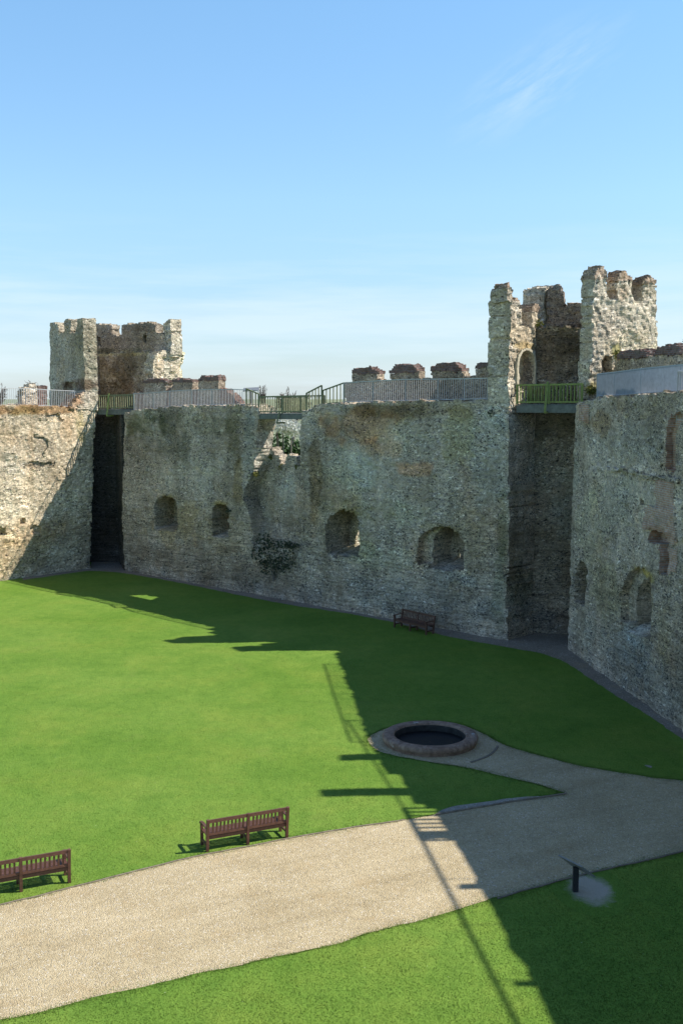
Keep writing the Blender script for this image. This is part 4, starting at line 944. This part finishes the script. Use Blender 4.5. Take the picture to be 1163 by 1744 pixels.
# ------------------------------------------------------------------ plants
def leaf_cloud(m, n, ctr, rad, size, rng, shell=0):
    for _ in range(n):
        while True:
            v = rng.uniform(-1, 1, 3)
            if np.dot(v, v) < 1: break
        p = np.array(ctr)+v*np.array(rad); a = rng.normal(size=3); a /= np.linalg.norm(a); b_ = np.cross(a, rng.normal(size=3)); b_ /= np.linalg.norm(b_)
        s_ = size*rng.uniform(.6, 1.4)
        m.quad(p-a*s_, p-b_*s_*.6, p+a*s_, p+b_*s_*.6)
rng = np.random.RandomState(5)
iv = MB()
for (x, y, rx, ry, n) in ((470, 945, 34, 24, 380), (450, 922, 14, 15, 150), (494, 929, 16, 5, 110), (462, 965, 24, 14, 170), (438, 942, 12, 12, 70), (484, 962, 20, 14, 100), (474, 925, 26, 8, 80)):
    c = MWp.px(x, y, -.12); s = np.linalg.norm(c-CAM)/F
    for _ in range(n):
        t = rng.rand()*6.283; r_ = math.sqrt(rng.rand()); q = MWp.px(x+rx*r_*math.cos(t), y+ry*r_*math.sin(t), -rng.uniform(.05, .2))
        a = rng.normal(size=3); a /= np.linalg.norm(a); b_ = np.cross(a, rng.normal(size=3)); b_ /= np.linalg.norm(b_); z_ = rng.uniform(.04, .10)
        iv.quad(q-a*z_, q-b_*z_*.7, q+a*z_, q+b_*z_*.7)
vb = MWp.px(465, 985, -.1)
vine = thing('creeper', 'dark straggling creeper growing on the middle wall below the breach', 'creeper', vb)
iv.build('foliage', M_ivy, vine)
st = MB()
for dx in (-8, 0, 10): st.tube([MWp.px(466, 990, -.05), MWp.px(466+dx*.5, 970, -.1), MWp.px(468+dx*1.5, 940, -.12)], [.03, .022, .01])
st.build('stem', M_bark, vine)
# small weeds in the joints of the masonry
def weed(label, W, x, y, r, n, mat, d=0.0):
    m = MB(); c = W.px(x, y, d)
    leaf_cloud(m, n, c, (r, r*.8, r*.7), .06, rng); o = m.build('wall_plant', mat, loc=c); tag(o, label, 'wall plant', 'small plants rooted in the walls')
weed('small green plant beside the second window niche from the left', MWp, 391, 870, .3, 70, M_ivy)
weed('yellow-green tuft on the sill of the breach, at its left corner', MWp, 462, 778, .22, 70, M_moss, 1.1)
weed('orange-green moss tuft at the foot of the notch in the breach sill', MWp, 480, 795, .28, 90, M_moss, .8)
weed('moss tuft at the right corner of the breach sill', MWp, 507, 794, .2, 60, M_moss, .35)
weed('yellow-green moss low on the sunlit broken edge of the breach', MWp, 436, 808, .25, 70, M_moss, .2)
weed('dark tuft under the parapet ledge at the left wing of the right tower', MWp, 838, 704, .25, 60, M_ivy)
weed('yellow-green tuft on the ledge inside the right tower', RLp, 916, 552, .3, 80, M_moss, -.1)
weed('green tuft above the small doorway of the right tower', RRp, 1051, 603, .3, 80, M_moss, -.05)
weed('green tuft at the foot of the right tower corner by the railing', RRp, 1006, 664, .28, 200, M_moss, -.1)

# bushes and trees outside the walls
def bush(name, label, cat, ctr, rad, n, size, mat, trunk_z):
    t = thing(name, label, cat, (ctr[0], ctr[1], trunk_z))
    m = MB()
    for k in range(14):
        v = rng.normal(size=3); v /= np.linalg.norm(v); v *= rng.uniform(.3, .8)
        leaf_cloud(m, n//14, np.array(ctr)+v*np.array(rad), np.array(rad)*.5, size, rng)
    m.build('foliage', mat, t)
    s = MB()
    for k in range(4):
        e = np.array(ctr)+rng.uniform(-.6, .6, 3)*np.array(rad); s.tube([(ctr[0]+rng.uniform(-.1, .1), ctr[1], trunk_z), ((ctr[0]+e[0])/2, (ctr[1]+e[1])/2, (trunk_z+e[2])*.55), e], [.16, .1, .04])
    s.build('stem', M_bark, t)
cb = at(489, 726, 87); bush('blossoming_shrub', 'white blossoming shrub seen through the breach, above the dark hedge', 'shrub', cb, (1.7, 1.2, .85), 1700, .10, M_bloss, -1.6)
ch = at(488, 775, 88); bush('hedge_bush', 'dark green bush seen through the breach, below the white blossom', 'bush', ch+np.array([0, 3., -.1]), (2.9, 2.0, 2.5), 5200, .16, M_hedge, -1.6)
def bare_tree(label, x, ytop, Y, half_px, seed, name='bare_tree'):
    r = np.random.RandomState(seed); base = at(x, 660, Y); top = at(x, ytop, Y)[2]; base[2] = -1.6
    H = top-base[2]; spread = half_px/F*Y
    t = thing(name, label, 'tree', base, 'leafless trees beyond the castle walls')
    tr = MB(); tw = MB()
    tr.tube([base, base+np.array([.1, 0, H*.25]), base+np.array([-.1, 0, H*.5]), base+np.array([.1, 0, H*.75])], [.35, .27, .2, .1], 6)
    cc = base+np.array([0, 0, H-spread*.95]); R3 = np.array([spread, spread, spread*.95])
    for k in range(16):
        v = r.normal(size=3); v[2] = abs(v[2])*.8+.05; v /= np.linalg.norm(v); e = cc+v*R3*r.uniform(.6, .8); a0 = base+np.array([0, 0, H*r.uniform(.6, .78)])
        tr.tube([a0, (a0+e)/2+r.normal(size=3)*.12*spread, e], [.08*spread/1.3, .05*spread/1.3, .03*spread/1.3], 4)
        for q in range(16):
            f = r.uniform(.35, 1.0); b_ = a0+(e-a0)*f; d = v+r.normal(size=3)*.7; d /= np.linalg.norm(d); ln = spread*r.uniform(.2, .45)
            g_e = b_+d*ln; w_ = (g_e-cc)/R3; n_ = np.linalg.norm(w_)
            if n_ > 1: g_e = cc+w_/n_*R3*r.uniform(.9, 1.0)
            k_ = spread/1.15; tw.tube([b_, (b_+g_e)/2+r.normal(size=3)*.04*spread, g_e], [.03*k_, .024*k_, .016*k_], 3)
            for z_ in range(3):
                d2 = d+r.normal(size=3)*.6; d2 /= np.linalg.norm(d2); b2 = b_+(g_e-b_)*r.uniform(.3, .95); tw.tube([b2, b2+d2*ln*.4], [.018*k_, .010*k_], 3)
    tr.build('trunk', M_bark, t); tw.build('crown', M_bark, t)
bare_tree('bare rounded tree on the skyline above the broken-wall bridge', 500, 654, 118, 32, 3)
bare_tree('slight bare tree on the skyline just left of the broken-wall bridge', 448, 653, 125, 10, 8)
bare_tree('bare tree on the skyline behind the stump of parapet on the left wall', 50, 646, 120, 26, 5)
bare_tree('bare tree cut by the left edge of the photo above the railing', -6, 648, 120, 20, 6)
bare_tree('tall bare tree just showing at the right edge above the right wall', 1186, 556, 95, 34, 9)

# ------------------------------------------------------------------ light and sky
EL = math.radians(47.0); AZ = (1.0, .04)
sd = Vector((-AZ[0]*math.cos(EL), -AZ[1]*math.cos(EL), -math.sin(EL)))
sun = bpy.data.lights.new('sun', 'SUN'); so = bpy.data.objects.new('sun', sun); COL.objects.link(so)
sun.energy = 5.0; sun.angle = math.radians(.53); sun.color = (1, .955, .88); so.rotation_euler = sd.to_track_quat('-Z', 'Y').to_euler(); so.location = (40, 0, 60)
w = bpy.data.worlds.new('World'); S.world = w; w.use_nodes = True; nt = w.node_tree; nt.nodes.clear()
out = nt.nodes.new('ShaderNodeOutputWorld'); bg = nt.nodes.new('ShaderNodeBackground'); L(nt, bg.outputs[0], out.inputs[0])
sky = nt.nodes.new('ShaderNodeTexSky'); sky.sky_type = 'NISHITA'; sky.sun_disc = False; sky.sun_elevation = EL; sky.sun_rotation = math.radians(90)
sky.air_density = 1.0; sky.dust_density = .15; sky.ozone_density = 2.0
tc = nt.nodes.new('ShaderNodeTexCoord'); sx = nt.nodes.new('ShaderNodeSeparateXYZ'); L(nt, tc.outputs['Generated'], sx.inputs[0])
def cl(sc, s, lo_, hi_, rot=0):
    mp = nt.nodes.new('ShaderNodeMapping'); mp.inputs['Scale'].default_value = sc; mp.inputs['Rotation'].default_value = (0, rot, 0); L(nt, tc.outputs['Generated'], mp.inputs[0])
    n = noise_(nt, mp.outputs[0], s, 6, .62); return ramp_(nt, n, [(lo_, 0.), (hi_, 1.)])
lowband = math_(nt, 'MULTIPLY', ramp_(nt, sx.outputs[2], [(.0, .5), (.03, .75), (.075, .6), (.15, 0.)]), cl((1.2, 1.2, 15), 2.0, .40, .60))
dv = ray(910, 140); dv /= np.linalg.norm(dv)
vm = nt.nodes.new('ShaderNodeMapping'); vm.vector_type = 'POINT'
vd = nt.nodes.new('ShaderNodeVectorMath'); vd.operation = 'SUBTRACT'; L(nt, tc.outputs['Generated'], vd.inputs[0]); vd.inputs[1].default_value = tuple(dv)
m0 = nt.nodes.new('ShaderNodeMapping'); m0.inputs['Rotation'].default_value = (0, math.radians(31), 0); L(nt, vd.outputs[0], m0.inputs[0])
mr = nt.nodes.new('ShaderNodeMapping'); mr.inputs['Scale'].default_value = (11, 3, 27); L(nt, m0.outputs[0], mr.inputs[0])
mn = nt.nodes.new('ShaderNodeMapping'); mn.inputs['Scale'].default_value = (7, 4, 34); L(nt, m0.outputs[0], mn.inputs[0])
wn_ = ramp_(nt, noise_(nt, mn.outputs[0], 2.6, 7, .66), [(.42, 0.), (.7, 1.)])
ln_ = nt.nodes.new('ShaderNodeVectorMath'); ln_.operation = 'LENGTH'; L(nt, mr.outputs[0], ln_.inputs[0])
wisp = math_(nt, 'MULTIPLY', ramp_(nt, ln_.outputs['Value'], [(.1, 1.), (1.0, 0.)]), wn_)
sky_c = mix_(nt, 1.0, sky.outputs[0], ramp_(nt, sx.outputs[2], [(0., (.72, .90, 1.3)), (.06, (.86, .98, 1.2)), (.16, (1.12, 1.3, 1.4)), (.35, (1.28, 1.6, 1.65)), (.6, (1.0, 1.12, 1.25))]), 'MULTIPLY')
sky_c = mix_(nt, math_(nt, 'MULTIPLY', lowband, .85), sky_c, (6.0, 7.2, 7.8))
sky_c = mix_(nt, math_(nt, 'MULTIPLY', wisp, .36), sky_c, (5.6, 6.9, 7.4))
L(nt, sky_c, bg.inputs['Color']); bg.inputs['Strength'].default_value = .096

S.view_settings.view_transform = 'Standard'; S.view_settings.look = 'None'; S.view_settings.exposure = 0.5; S.view_settings.gamma = 1
S.view_settings.use_curve_mapping = False
S.cycles.max_bounces = 6; S.cycles.diffuse_bounces = 3
